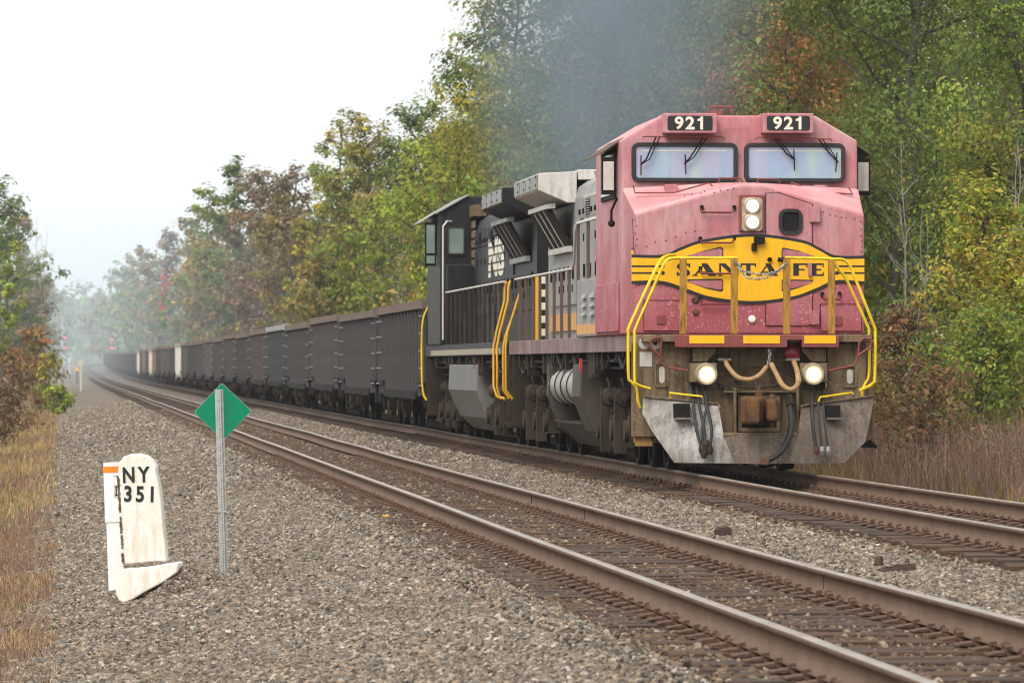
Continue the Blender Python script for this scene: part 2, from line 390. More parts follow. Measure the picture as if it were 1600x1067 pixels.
RAILP = [(-.07, -.18), (.07, -.18), (.07, -.168), (.012, -.145), (.012, -.045), (.037, -.035), (.037, -.006), (.030, 0), (-.030, 0), (-.037, -.006), (-.037, -.035), (-.012, -.045), (-.012, -.145), (-.07, -.168)]
def rail_obj(t0, z0, parent, inv, seed):
    rg = np.random.default_rng(seed)
    sr = np.concatenate([np.arange(0, 150, 2.4), np.arange(150, 500, 5.), np.arange(500, 1690, 12.)])
    wob = np.interp(sr, np.arange(-10, 1750, 9.7), rg.normal(0, .006, 182)); wob[sr > 400] = 0
    lat = np.interp(sr, np.arange(-10, 1750, 14.1), rg.normal(0, .006, 125))
    n = len(RAILP); V = []
    for s, w, l_ in zip(sr, wob, lat):
        pt = np.array([p[0] for p in RAILP]) + t0 + l_; x, y, z = WP(np.full(n, s), pt, np.array([p[1] for p in RAILP]) + z0 + w)
        V.append(np.stack([x, y, z], 1))
    V = np.concatenate(V); F = []; mi = []
    for i in range(len(sr) - 1):
        for k in range(n):
            a, b = i * n + k, i * n + (k + 1) % n; F.append((a, b, b + n, a + n)); mi.append(1 if k in (6, 7, 8) else 0)
    me = np_mesh('rail', V, F, [M['rail'], M['railtop']]); me.polygons.foreach_set('material_index', np.array(mi, np.int32))
    bm = bmesh.new(); bm.from_mesh(me); bmesh.ops.recalc_face_normals(bm, faces=bm.faces); bm.to_mesh(me); bm.free()
    o = bpy.data.objects.new('rail', me); link(o, parent); o.matrix_parent_inverse = inv; return o

def tie_mesh(seed, m):
    rg = random.Random(seed); b = MB(); n = 8; L_ = 1.3; w = .115
    prof = []
    for i in range(n + 1):
        x = -L_ + 2 * L_ * i / n; j = lambda a=.006: rg.uniform(-a, a)
        prof.append([(x, -w + j(), -.17), (x, -w + j(), -.008 + j()), (x, -w + .02, j(.004)), (x, w - .02, j(.004)), (x, w + j(), -.008 + j()), (x, w + j(), -.17)])
    v = [p for r in prof for p in r]; f = []
    for i in range(n):
        for k in range(6): f.append((i * 6 + k, i * 6 + (k + 1) % 6, (i + 1) * 6 + (k + 1) % 6, (i + 1) * 6 + k))
    f += [tuple(range(6)), tuple(n * 6 + k for k in range(5, -1, -1))]
    return b.add(v, f).mesh('tie', m)
TIES = [tie_mesh(i, M['tie'] if i % 3 else M['tie2']) for i in range(6)]
def plate_mesh(seed):
    rg = random.Random(seed); b = MB()
    # tie plate with raised shoulders, canted ends, four cut spikes, a rail anchor on some
    b.prism([(-.20, 0), (.20, 0), (.20, .008), (.085, .024), (.075, .018), (-.075, .018), (-.085, .024), (-.20, .008)], 'y', -.095, .095)
    for sx in (-1, 1):
        for yy in (-.055, .055):
            if rg.random() < .6:
                up = rg.choice([-.012, -.008, 0, .005, .012]); x = sx * .088
                b.box(x - .009, x + .009, yy - .009, yy + .009, .015, .045 + up)
                b.hexa([(x - .02, yy - .016, .042 + up), (x + .02, yy - .016, .042 + up), (x + .02, yy + .016, .042 + up), (x - .02, yy + .016, .042 + up),
                        (x - .012 - sx * .012, yy - .01, .062 + up), (x + .012 - sx * .012, yy - .01, .062 + up), (x + .012 - sx * .012, yy + .01, .062 + up), (x - .012 - sx * .012, yy + .01, .062 + up)])
        if rg.random() < .5:
            b.tube([(sx * .07, -.135, -.01), (sx * .11, -.135, .02), (sx * .105, -.135, .05), (sx * .07, -.135, .055)], .014, 5)
    return b.mesh('tie_plate', M['plate'])
PLATES = [plate_mesh(i) for i in range(5)]

def make_track(t0, z0, s_first, label):
    root = empty('railway_track', WV(20, t0, z0 - .2), TH); tag(root, label, 'railway track')
    bpy.context.view_layer.update(); inv = root.matrix_world.inverted()
    rg = random.Random(int(t0 * 10) + 5)
    rail_obj(t0 - .755, z0, root, inv, 1 + int(t0)); rail_obj(t0 + .755, z0, root, inv, 9 + int(t0))
    s = s_first; far = MB(); n = 0
    while s < 620:
        tz = z0 - .205 + rg.uniform(-.008, .006); rt = heading(s) + rg.uniform(-.02, .02); tt = t0 + rg.uniform(-.07, .07)
        if n < 300:
            o = bpy.data.objects.new('tie', TIES[rg.randrange(6)]); o.location = WV(s, tt, tz); o.rotation_euler = (0, 0, rt + (math.pi if rg.random() < .5 else 0))
            link(o, root); o.matrix_parent_inverse = inv
            if n < 150:
                for sx in (-1, 1):
                    p = bpy.data.objects.new('tie_plate', PLATES[rg.randrange(5)]); p.location = WV(s, t0 + sx * .755, z0 - .199); p.rotation_euler = (0, 0, heading(s))
                    link(p, root); p.matrix_parent_inverse = inv
        else:
            c = WV(s, tt, tz); h = heading(s); ca, sa = math.cos(h), math.sin(h)
            q = [(c.x + x * ca - y * sa, c.y + x * sa + y * ca, c.z + z) for z in (-.15, 0) for (x, y) in ((-1.3, -.115), (1.3, -.115), (1.3, .115), (-1.3, .115))]
            far.hexa(q)
        n += 1; s += .53 + rg.uniform(-.035, .035)
    o = far.build('distant_ties', M['tie'], root, fixn=False); o.matrix_parent_inverse = inv; o['kind'] = 'stuff'
    return root
NEAR = make_track(0.0, 0.0, 17.0, 'empty near railway track with two brown rails crossing the foreground diagonally')
make_track(TRAIN_T, TRAIN_Z, 38.0, 'far railway track that the freight train stands on')

# weld collars and joints on the near rails
for (u, v, t_) in ((539, 738, -.755), (595, 756, -.755), (730, 802, -.755), (820, 768, .755), (911, 790, .755), (1316, 889, .755)):
    Y = 1.5 * 8000 / (v - 572); s_ = st_of(px(u, Y), Y)[0]; b = MB(); b.prism([(x * 1.07, z * 1.012 - .004) for x, z in RAILP[:6]] + [(-x * 1.07, z * 1.012 - .004) for x, z in RAILP[5::-1]], 'y', -.014, .014)
    o = b.build('rail_joint', M['dark_rust'], NEAR); o.matrix_parent_inverse = NEAR.matrix_world.inverted(); o.location = WV(s_, t_, 0); o.rotation_euler = (0, 0, heading(s_))

# ------------------------------------------------------------------ loose stones (instanced, uncountable)
def stone_mesh(seed, m, flat=.62):
    rg = random.Random(seed); bm = bmesh.new()
    for i in range(11):
        d = Vector((rg.gauss(0, 1), rg.gauss(0, 1), rg.gauss(0, 1))).normalized() * rg.uniform(.75, 1.1)
        bm.verts.new((d.x * rg.uniform(.9, 1.15), d.y * .8, d.z * flat))
    r = bmesh.ops.convex_hull(bm, input=bm.verts)
    bmesh.ops.delete(bm, geom=[g for g in r['geom_interior'] if isinstance(g, bmesh.types.BMVert)], context='VERTS')
    me = bpy.data.meshes.new('stone'); bm.to_mesh(me); bm.free(); me.materials.append(m); return me
def mat_stone(name, stops):
    k = NT(name); oi = k.n('ObjectInfo'); v = k.coord('Object')
    c = k.ramp(oi.outputs['Random'], stops)
    pz = k.noise(oi.outputs['Location'], .9, 4, .6); c = k.mix(k.ramp(pz, [(.45, (0, 0, 0)), (.72, (.35, .35, .35))]), c, (.13, .085, .052))
    c = k.mix(k.math('MULTIPLY', k.noise(v, 1.6, 4, .7), .35), c, (.1, .08, .06)); k.bsdf(c, .9, 0, .2, bump=k.noise(v, 3, 3), bstr=.4, bdist=.2); return k.m
M['stone'] = mat_stone('crushed_limestone', [(0, (0.054, 0.045, 0.038)), (0.16, (0.114, 0.098, 0.081)), (0.42, (0.197, 0.169, 0.137)), (0.64, (0.263, 0.225, 0.183)), (0.8, (0.335, 0.225, 0.144)), (0.9, (0.418, 0.341, 0.260)), (.975, (0.508, 0.435, 0.366)), (1, (0.593, 0.536, 0.479))])
M['stone_rust'] = mat_stone('rust_dusted_stone', [(0, (0.055, 0.033, 0.021)), (0.35, (0.116, 0.072, 0.044)), (0.7, (0.182, 0.121, 0.076)), (0.9, (0.286, 0.202, 0.127)), (1, (0.484, 0.393, 0.286))])
M['stone_grey'] = mat_stone('grey_slag_stone', [(0, (.06, .062, .066)), (.5, (.14, .145, .15)), (1, (.32, .325, .33))])
def stone_set(name, m):
    c = bpy.data.collections.new(name)
    for i in range(6):
        o = bpy.data.objects.new('stone', stone_mesh(i * 7 + hash(name) % 3, m)); c.objects.link(o)
    return c
def instancer(name, P, scale, coll, seed, label, cat):
    """points carrying stones: geometry nodes instance one stone per point"""
    rg = np.random.default_rng(seed); n = len(P)
    me = bpy.data.meshes.new(name); me.vertices.add(n); me.vertices.foreach_set('co', np.asarray(P, np.float32).ravel())
    a = me.attributes.new('sc', 'FLOAT', 'POINT'); a.data.foreach_set('value', np.asarray(scale, np.float32))
    a = me.attributes.new('rot', 'FLOAT_VECTOR', 'POINT'); r = np.stack([rg.normal(0, .45, n), rg.normal(0, .45, n), rg.uniform(0, 6.28, n)], 1); a.data.foreach_set('vector', r.astype(np.float32).ravel())
    a = me.attributes.new('pick', 'INT', 'POINT'); a.data.foreach_set('value', rg.integers(0, 6, n).astype(np.int32))
    o = bpy.data.objects.new(name, me); link(o); tag(o, label, cat, kind='stuff')
    ng = bpy.data.node_groups.new(name, 'GeometryNodeTree'); ng.interface.new_socket('Geometry', in_out='INPUT', socket_type='NodeSocketGeometry'); ng.interface.new_socket('Geometry', in_out='OUTPUT', socket_type='NodeSocketGeometry')
    N = ng.nodes; gi = N.new('NodeGroupInput'); go = N.new('NodeGroupOutput'); ci = N.new('GeometryNodeCollectionInfo'); ip = N.new('GeometryNodeInstanceOnPoints'); mp = N.new('GeometryNodeMeshToPoints')
    ci.inputs['Collection'].default_value = coll; ci.inputs['Separate Children'].default_value = True; ci.inputs['Reset Children'].default_value = True
    def attr(nm, typ):
        x = N.new('GeometryNodeInputNamedAttribute'); x.data_type = typ; x.inputs['Name'].default_value = nm; return x.outputs['Attribute']
    L = ng.links.new
    L(gi.outputs[0], mp.inputs['Mesh']); L(mp.outputs[0], ip.inputs['Points']); L(ci.outputs[0], ip.inputs['Instance']); ip.inputs['Pick Instance'].default_value = True
    L(attr('pick', 'INT'), ip.inputs['Instance Index']); L(attr('sc', 'FLOAT'), ip.inputs['Scale'])
    er = N.new('FunctionNodeEulerToRotation'); L(attr('rot', 'FLOAT_VECTOR'), er.inputs[0]); L(er.outputs[0], ip.inputs['Rotation'])
    L(ip.outputs[0], go.inputs[0])
    md = o.modifiers.new('stones', 'NODES'); md.node_group = ng
    return o
def scatter(s0, s1, t0, t1, dens, seed, size):
    rg = np.random.default_rng(seed); n = int((s1 - s0) * (t1 - t0) * dens); s = rg.uniform(s0, s1, n); t = rg.uniform(t0, t1, n)
    sc = size * np.clip(np.exp(rg.normal(0, .34, n)), .45, 1.75); return s, t, sc
def vis(X, Y, m=1.06): return np.abs(X) < Y * .1 * m + .4
A = [scatter(22, 40, -5.3, -1.35, 1250, 1, .0215), scatter(40, 75, -5.3, -1.35, 760, 2, .0235), scatter(75, 130, -5.3, -1.35, 200, 3, .034), scatter(130, 260, -5.2, -1.35, 45, 4, .045),
     scatter(26, 45, 1.35, 2.72, 1200, 5, .0225), scatter(45, 90, 1.35, 2.72, 760, 6, .0245), scatter(90, 200, 1.35, 2.72, 120, 7, .036),
     scatter(24, 60, -1.3, 1.3, 60, 10, .024)]
s, t, sc = [np.concatenate([a[i] for a in A]) for i in range(3)]
keep = (t > -5.15 + .25 * np.sin(s * .7) + .15 * np.sin(s * 2.3))
edge = (np.abs(np.abs(t) - 1.35) < .35)   # drifts of stone over the tie ends
X, Y, Z = WP(s, t, ballast_z(t)); Z = Z + sc * .18 + np.where(edge, .03 * np.random.default_rng(5).random(len(s)), 0)
keep &= vis(X, Y)
# a low heap of stone banked against the milepost footing
rgm = np.random.default_rng(77); nm = 3600; mx = rgm.uniform(-.15, .75, nm); my = rgm.uniform(-.42, .42, nm); hm = np.clip(.62 * (mx + .05), 0, .27) * np.clip(1 - np.abs(mx - .25) / .42, 0, 1) ** .6 * np.clip(1.15 - np.abs(my) / .38, 0, 1)
pX = px(228, 49.0) + mx; pY = 49.0 + my; ps, pt = st_of(pX, pY); pZ = ballast_z(pt) + hm * rgm.random(nm) ** .1 + .004; ok_ = hm > .02
X = np.concatenate([X, pX[ok_]]); Y = np.concatenate([Y, pY[ok_]]); Z = np.concatenate([Z, pZ[ok_]]); sc = np.concatenate([sc, .0235 * np.clip(np.exp(rgm.normal(0, .3, ok_.sum())), .5, 1.7)]); keep = np.concatenate([keep, np.ones(ok_.sum(), bool)])
instancer('ballast_stones', np.stack([X, Y, Z], 1)[keep], sc[keep], stone_set('stones_a', M['stone']), 3, 'grey and tan crushed stone ballast along the near track', 'ballast')
A = [scatter(24, 60, -1.4, 1.4, 330, 11, .022), scatter(60, 120, -1.4, 1.4, 150, 12, .027), scatter(120, 200, -1.4, 1.4, 40, 14, .034), scatter(42, 85, 2.6, 5.5, 160, 13, .023)]
s, t, sc = [np.concatenate([a[i] for a in A]) for i in range(3)]
X, Y, Z = WP(s, t, ballast_z(t)); keep = vis(X, Y); Z = Z + sc * .3 + np.random.default_rng(9).random(len(s)) * .02
instancer('rusty_ballast_stones', np.stack([X, Y, Z], 1)[keep], sc[keep], stone_set('stones_b', M['stone_rust']), 4, 'rust brown stones between the ties of both tracks', 'ballast')
A = [scatter(48, 110, 5.5, 8.0, 420, 21, .021)]
s, t, sc = A[0]; X, Y, Z = WP(s, t, ballast_z(t)); keep = vis(X, Y); Z = Z + sc * .3
instancer('grey_gravel', np.stack([X, Y, Z], 1)[keep], sc[keep], stone_set('stones_c', M['stone_grey']), 5, 'fine blue grey gravel beyond the train track', 'gravel')
# ------------------------------------------------------------------ locomotives
NX, NY = 3.11, 66.5                      # nose centre of the lead locomotive
CT, ST = math.cos(TH), math.sin(TH)
def FP(u, v, ly):
    """picture measurement on the plane ly of the lead locomotive -> local (x, y, z)"""
    k = (u - 800) / 8000.0
    lx = (k * (NY + ly * CT) - (NX - ly * ST)) / (CT - k * ST)
    Y = NY + lx * ST + ly * CT
    return (lx, ly, CAM_Z - (v - 572) / 8000.0 * Y - TRAIN_Z)
def c1(cx, cy, ly=0.0): return FP(920 + cx * .3, 150 + cy * .3, ly)
def c2(cx, cy, ly=0.0): return FP(920 + cx * .3, 430 + cy * .3, ly)
def xz(p): return (p[0], p[2])
def rrect(x0, x1, z0, z1, r, n=4):
    pts = []
    for (cx, cz, a0) in ((x1 - r, z1 - r, 0), (x0 + r, z1 - r, 90), (x0 + r, z0 + r, 180), (x1 - r, z0 + r, 270)):
        for i in range(n + 1): a = math.radians(a0 + 90 * i / n); pts.append((cx + r * math.cos(a), cz + r * math.sin(a)))
    return pts
def ring(b, x0, x1, z0, z1, r, w, y0, y1, mi=0):
    """rounded rectangular frame in the x-z plane"""
    o_ = rrect(x0, x1, z0, z1, r); i_ = rrect(x0 + w, x1 - w, z0 + w, z1 - w, max(.005, r - w)); n = len(o_)
    v = [(p[0], y0, p[1]) for p in o_] + [(p[0], y0, p[1]) for p in i_] + [(p[0], y1, p[1]) for p in o_] + [(p[0], y1, p[1]) for p in i_]; f = []
    for k in range(n):
        j = (k + 1) % n; f += [(k, j, n + j, n + k), (2 * n + k, 3 * n + k, 3 * n + j, 2 * n + j), (k, 2 * n + k, 2 * n + j, j), (n + k, n + j, 3 * n + j, 3 * n + k)]
    return b.add(v, f, mi)

def mat_windshield():
    k = NT('iridescent_safety_glass'); v = k.coord('Object', (1.5, 1, .35)); n1 = k.noise(v, 1.7, 2, .45, .25); n2 = k.noise(v, 6, 3, .6)
    c = k.ramp(n1, [(.28, (.46, .48, .36)), (.38, (.30, .43, .44)), (.47, (.24, .34, .50)), (.55, (.34, .34, .47)), (.63, (.28, .43, .50)), (.74, (.46, .44, .36)), (.85, (.42, .43, .45))])
    c = k.mix(k.math('MULTIPLY', n2, .35), c, (.30, .37, .42)); k.bsdf(c, .16, .0, .8); return k.m
def mat_cabglass():
    k = NT('dusty_cab_glass'); v = k.coord('Object'); c = k.ramp(k.noise(v, 2, 3), [(.3, (.12, .17, .15)), (.7, (.24, .3, .27))]); k.bsdf(c, .12, 0, .8); return k.m
M['seam'] = plain('grimy_seam', (.06, .02, .022), .8, 0, .2, spec=.1)
M['windshield'] = mat_windshield(); M['cabglass'] = mat_cabglass()

CABP = [(-1.57, 1.80), (-1.57, 4.37), (-1.02, 4.70), (1.02, 4.70), (1.57, 4.37), (1.57, 1.80)]

def truck(root, yc, Lf, flip_L=None):
    """three-axle truck: side frames, wheels, journal boxes, springs, brake cylinders"""
    def fin(b): return b.flip(flip_L) if flip_L else b
    for sx in (-1, 1):
        b = MB(); x0, x1 = sx * 1.08, sx * 1.22
        b.prism([(yc - 2.45, .52), (yc - 2.3, .72), (yc - .3, .80), (yc + .3, .80), (yc + 2.3, .72), (yc + 2.45, .52), (yc + 2.0, .42), (yc + 1.0, .5), (yc, .42), (yc - 1.0, .5), (yc - 2.0, .42)], 'x', min(x0, x1), max(x0, x1))
        for k in (-1.75, 0, 1.75):
            b.box(min(sx * 1.1, sx * 1.36), max(sx * 1.1, sx * 1.36), yc + k - .2, yc + k + .2, .34, .72); b.cyl((sx * 1.3, yc + k, .52), (sx * 1.42, yc + k, .52), .15, 12)
            for d in (-.33, .33): b.lathe([(j * .035, .07 if j % 2 else .05) for j in range(9)], (sx * 1.22, yc + k + d, .5), 'z', 8)
        fin(b).build('truck_frame', M['under'], root, smooth=40)
        b = MB()
        for k in (-.95, .85):
            b.lathe([(-.05, .03), (-.04, .055), (-.01, .06), (0, .11), (.02, .115), (.03, .09), (.05, .135), (.08, .14), (.10, .12), (.2, .06)], (sx * 1.33, yc + k - .1, .96), 'y', 14); b.tube([(sx * 1.33, yc + k + .1, .96), (sx * 1.33, yc + k + .55, .96)], .03, 6); b.tube([(sx * 1.33, yc + k, 1.1), (sx * 1.34, yc + k + .2, 1.22), (sx * 1.3, yc + k + .7, 1.22)], .018, 5)
            b.box(min(sx * 1.24, sx * 1.40), max(sx * 1.24, sx * 1.40), yc + k + .55, yc + k + .68, .2, 1.1)
        fin(b).build('brake_rigging', M['under'], root, smooth=40)
        for k in (-1.75, 0, 1.75):
            b = MB(); x = sx * .72; b.lathe([(-.06, .52), (0, .52), (.0, .515), (.13 * sx, .50), (.13 * sx, .42), (.09 * sx, .4), (.09 * sx, .2), (.15 * sx, .18), (.16 * sx, .05)], (x, yc + k, .51), 'x', 20)
            fin(b).build('wheel', [M['dark']], root, smooth=30)

def handrail(pts, posts, z0, name, root, m_rail, m_post, flip_L=None, r=.021):
    b = MB(); b.tube(pts, r, 7)
    if flip_L: b.flip(flip_L)
    b.build(name, m_rail, root, smooth=60)
    for (x, y, zt) in posts:
        p = MB(); p.box(x - .022, x + .022, y - .03, y + .03, z0, zt)
        if flip_L: p.flip(flip_L)
        p.build('handrail_post', m_post, root)

def loco_common(root, Lr, kind, fl=None):
    """sill, hood, radiator wings, grilles, tank, trucks, rails; fl mirrors the unit end for end"""
    def B(b, name, m, bevel=0.0, smooth=None): 
        if fl: b.flip(fl)
        return b.build(name, m, root, smooth=smooth, bevel=bevel)
    pink = kind == 'pink'
    body = M['silver'] if pink else M['black']
    sillm = M['maroon'] if pink else M['black']
    B(MB().box(-1.52, 1.52, -.2, Lr, 1.58, 1.80), 'side_sill', M['sill_pink'] if pink else M['black'], .008)
    B(MB().box(-1.0, 1.0, .2, Lr - .2, 1.1, 1.575), 'underframe', M['dark'])
    # hood with rounded shoulders
    hw, ht = .93, 4.28
    prof = [(-hw, 1.805), (-hw, ht - .28), (-hw + .06, ht - .1), (-hw + .2, ht), (hw - .2, ht), (hw - .06, ht - .1), (hw, ht - .28), (hw, 1.805)]
    B(MB().prism(prof, 'y', 4.4, Lr - .65), 'hood', body, .01)
    # hood doors: individual panels on both sides
    y = 5.0
    while y < Lr - 1.6:
        w = .86 if y < 13.2 else .7
        for sx in (-1, 1):
            b = MB(); x0, x1 = sx * (hw + .004), sx * (hw + .03); b.box(min(x0, x1), max(x0, x1), y + .02, y + w - .02, 2.35, 3.6 if y < 13.2 else 3.0)
            d = B(b, 'hood_door', body, .006)
            h = MB(); h.box(min(sx * (hw + .03), sx * (hw + .06)), max(sx * (hw + .03), sx * (hw + .06)), y + w - .12, y + w - .06, 2.75, 2.95)
            for zz in (2.55, 3.3): h.box(min(sx * (hw + .03), sx * (hw + .045)), max(sx * (hw + .03), sx * (hw + .045)), y + .04, y + .1, zz, zz + .12)
            if fl: h.flip(fl)
            h.build('latch', M['dark'], d)
        y += w
    # upper row of small access panels, some with louvred vents
    y = 5.0; i = 0; r0_ = Lr - 5.0
    while y < r0_ - .9:
        for sx in (-1, 1):
            x0, x1 = sx * (hw + .003), sx * (hw + .022); d = B(MB().box(min(x0, x1), max(x0, x1), y + .03, y + .80, 3.66, 3.97), 'upper_panel', body, .005)
            h = MB()
            if i % 3 == 1:
                h.box(min(sx * (hw + .022), sx * (hw + .03)), max(sx * (hw + .022), sx * (hw + .03)), y + .1, y + .72, 3.70, 3.93)
                if fl: h.flip(fl)
                h.build('vent', M['grille'], d); h = MB()
                for q in range(6): h.hexa([(sx * (hw + .03), y + .1, 3.705 + q * .037), (sx * (hw + .03), y + .72, 3.705 + q * .037), (sx * (hw + .055), y + .72, 3.705 + q * .037), (sx * (hw + .055), y + .1, 3.705 + q * .037), (sx * (hw + .03), y + .1, 3.725 + q * .037), (sx * (hw + .03), y + .72, 3.725 + q * .037), (sx * (hw + .034), y + .72, 3.725 + q * .037), (sx * (hw + .034), y + .1, 3.725 + q * .037)])
                if fl: h.flip(fl)
                h.build('louvre', body, d)
            else:
                for dy in (.08, .64): h.box(min(sx * (hw + .022), sx * (hw + .05)), max(sx * (hw + .022), sx * (hw + .05)), y + dy, y + dy + .07, 3.72, 3.80)
                if fl: h.flip(fl)
                h.build('latch', M['dark'], d)
        y += .86; i += 1
    # lifting lugs and roof rails
    b = MB()
    for k_ in range(6):
        for sx in (-1, 1): b.tube([(sx * .72, 5.2 + k_ * 1.4, ht - .02), (sx * .74, 5.2 + k_ * 1.4, ht + .1), (sx * .74, 5.38 + k_ * 1.4, ht + .1), (sx * .72, 5.38 + k_ * 1.4, ht - .02)], .02, 5)
    B(b, 'lifting_lug', body)
    # cables and hoses sagging under the sill
    b = MB(); rg_ = random.Random(11)
    for k_ in range(16):
        a_ = rg_.uniform(1.0, Lr - 2.5); L_ = rg_.uniform(.5, 1.6); sg = rg_.uniform(.08, .3); x_ = rg_.uniform(1.36, 1.47)
        for sx in (-1, 1): b.tube([(sx * x_, a_ + L_ * q / 6, 1.54 - sg * math.sin(math.pi * q / 6)) for q in range(7)], rg_.choice([.014, .02, .028]), 5)
    B(b, 'cable', M['rubber'])
    # radiator wings
    r0, r1 = Lr - 5.0, Lr - .85
    wm = M['silver_light'] if pink else M['black']
    for sx in (-1, 1):
        b = MB(); q = [(sx * .90, 4.43), (sx * 1.5, 4.40), (sx * 1.5, 4.13), (sx * 1.05, 3.94), (sx * .90, 3.94)]; b.prism(q, 'y', r0, r1); w = B(b, 'radiator_wing', wm, .012)
        b = MB()
        for i in range(4):
            yy = r0 + .15 + i * (r1 - r0) / 4
            b.box(min(sx * 1.504, sx * 1.522), max(sx * 1.504, sx * 1.522), yy, yy + .85, 4.15, 4.38)
        if fl: b.flip(fl)
        b.build('wing_side_panel', M['silver'], w, bevel=.006)
        b = MB()
        for i in range(4):
            for dz in (4.2, 4.33):
                yy = r0 + .2 + i * (r1 - r0) / 4; b.box(min(sx * 1.523, sx * 1.53), max(sx * 1.523, sx * 1.53), yy, yy + .12, dz, dz + .03)
        if fl: b.flip(fl)
        b.build('latch', M['dark'], w)
        # sloping intake screen under the wing
        a0, a1 = r0 + .25, r0 + 3.3
        b = MB(); b.hexa([(sx * 1.28, a0, 3.86), (sx * 1.28, a1, 3.86), (sx * .94, a1, 3.28), (sx * .94, a0, 3.28), (sx * 1.33, a0, 3.84), (sx * 1.33, a1, 3.84), (sx * .99, a1, 3.26), (sx * .99, a0, 3.26)])
        g = B(b, 'intake_screen', M['grille'])
        b = MB(); b.hexa([(sx * 1.22, a0 - .05, 3.94), (sx * 1.22, a1 + .05, 3.94), (sx * 1.22, a1 + .05, 3.86), (sx * 1.22, a0 - .05, 3.86), (sx * 1.36, a0 - .05, 3.92), (sx * 1.36, a1 + .05, 3.92), (sx * 1.36, a1 + .05, 3.85), (sx * 1.36, a0 - .05, 3.85)])
        b.box(min(sx * .95, sx * 1.03), max(sx * .95, sx * 1.03), a0 - .05, a1 + .05, 3.18, 3.27)
        for i in range(1, 4):
            yy = a0 + (a1 - a0) * i / 4; b.hexa([(sx * 1.30, yy - .02, 3.86), (sx * 1.30, yy + .02, 3.86), (sx * .96, yy + .02, 3.28), (sx * .96, yy - .02, 3.28), (sx * 1.345, yy - .02, 3.84), (sx * 1.345, yy + .02, 3.84), (sx * 1.005, yy + .02, 3.26), (sx * 1.005, yy - .02, 3.26)])
        if fl: b.flip(fl)
        b.build('screen_frame', M['silver_light'] if pink else M['silver'], g)
    # roof gear
    b = MB(); b.box(-.5, .5, 6.6, 8.0, ht, ht + .16); b.box(-.3, .3, 7.0, 7.7, ht + .16, ht + .3); B(b, 'exhaust_stack', M['rust'], .01)
    b = MB()
    for i in range(3): b.lathe([(0, .55), (.1, .55), (.1, .5), (.04, .48)], (0, 9.3 + i * 1.3, ht), 'z', 20)
    B(b, 'roof_fan', M['dark'], smooth=40)
    b = MB(); b.box(-.88, .88, r0, r1, 4.3, 4.46); B(b, 'radiator_roof', wm, .01)
    # fuel tank
    tp = [(-1.48, 1.42), (-1.5, .95), (-1.3, .45), (-1.0, .2), (1.0, .2), (1.3, .45), (1.5, .95), (1.48, 1.42)]
    if pink:
        B(MB().prism(tp, 'y', 7.3, 8.45), 'fuel_tank', M['tank'], .02)
        B(MB().prism([(-.62, 1.42), (-.62, .62), (-1.36, .55), (-1.0, .2), (1.0, .2), (1.36, .55), (.62, .62), (.62, 1.42)], 'y', 8.452, 12.15), 'fuel_tank', M['tank'], .02)
        B(MB().prism(tp, 'y', 12.152, 12.35), 'tank_end_plate', M['tank'], .01)
        for sx in (-1, 1):
            for (a, c) in ((8.62, 10.3), (10.42, 12.05)):
                b = MB(); b.lathe([(0, .12), (.05, .24), (.14, .295), (c - a - .14, .295), (c - a - .05, .24), (c - a, .12)], (sx * 1.22, a, 1.10), 'y', 28); d = B(b, 'air_reservoir', M['drum'], smooth=50)
                b = MB()
                for q in (.35, c - a - .4): b.lathe([(0, .296), (0, .31), (.06, .31), (.06, .296)], (sx * 1.22, a + q, 1.10), 'y', 28)
                if fl: b.flip(fl)
                b.build('strap', M['under'], d)
        b = MB()
        for i in range(3): b.tube([(-1.42, 8.8 + i * 1.2, 1.58), (-1.42, 8.8 + i * 1.2, 1.46), (-1.25, 8.9 + i * 1.2, 1.4)], .05, 6)
        B(b, 'reservoir_hanger', M['under'])
    else:
        B(MB().prism(tp, 'y', 5.6, 12.15), 'fuel_tank', M['tank_nw'], .02)
    b = MB(); b.box(-1.53, -1.49, 7.0, 7.06, 1.32, 1.5); B(b, 'fuel_cutoff_tag', M['redpaint'])
    truck(root, 3.95, 0, fl); truck(root, Lr - 3.2, 0, fl)
    # pipes and conduit under the sill
    b = MB(); rg = random.Random(3)
    for i in range(26):
        yy = rg.uniform(1.2, Lr - .8); zz = rg.uniform(1.2, 1.56)
        for sx in (-1, 1): b.box(min(sx * 1.2, sx * 1.47), max(sx * 1.2, sx * 1.47), yy, yy + rg.uniform(.06, .3), zz, 1.578)
    for sx in (-1, 1): b.tube([(sx * 1.40, .8, 1.46), (sx * 1.40, Lr - .6, 1.46)], .025, 6); b.tube([(sx * 1.34, .8, 1.36), (sx * 1.36, Lr - .6, 1.38)], .018, 6)
    B(b, 'pipes', M['under'])

def steps(root, ys, fl, m_panel, name='step_well'):
    """corner steps: side plates with treads"""
    for sx in (-1, 1):
        b = MB()
        for z in (.42, .80, 1.18): b.box(min(sx * 1.12, sx * 1.5), max(sx * 1.12, sx * 1.5), ys - .28, ys + .28, z, z + .035)
        for d in (-.3, .3): b.prism([(sx * 1.1, .40), (sx * 1.52, .40), (sx * 1.52, 1.579), (sx * 1.1, 1.579)], 'y', ys + d - .012, ys + d + .012)
        if fl: b.flip(fl)
        b.build(name, m_panel, root)

M['stripe_nw'] = paint('grimy_cream_stripe', (.36, .31, .24), dirt=(.12, .1, .08), amt=.7, rough=.7)
M['redpaint'] = plain('red_tag', (.45, .03, .03), .5)
M['tank_nw'] = paint('clean_grey_tank_steel', (.13, .125, .116), dirt=(.06, .05, .042), amt=.5, rough=.5, fade=(.16, .155, .145), spec=.25)
M['sill_pink'] = paint('scraped_purple_red_sill_paint', (.15, .085, .078), dirt=(.06, .045, .038), amt=.8, rough=.6, fade=(.3, .2, .19))

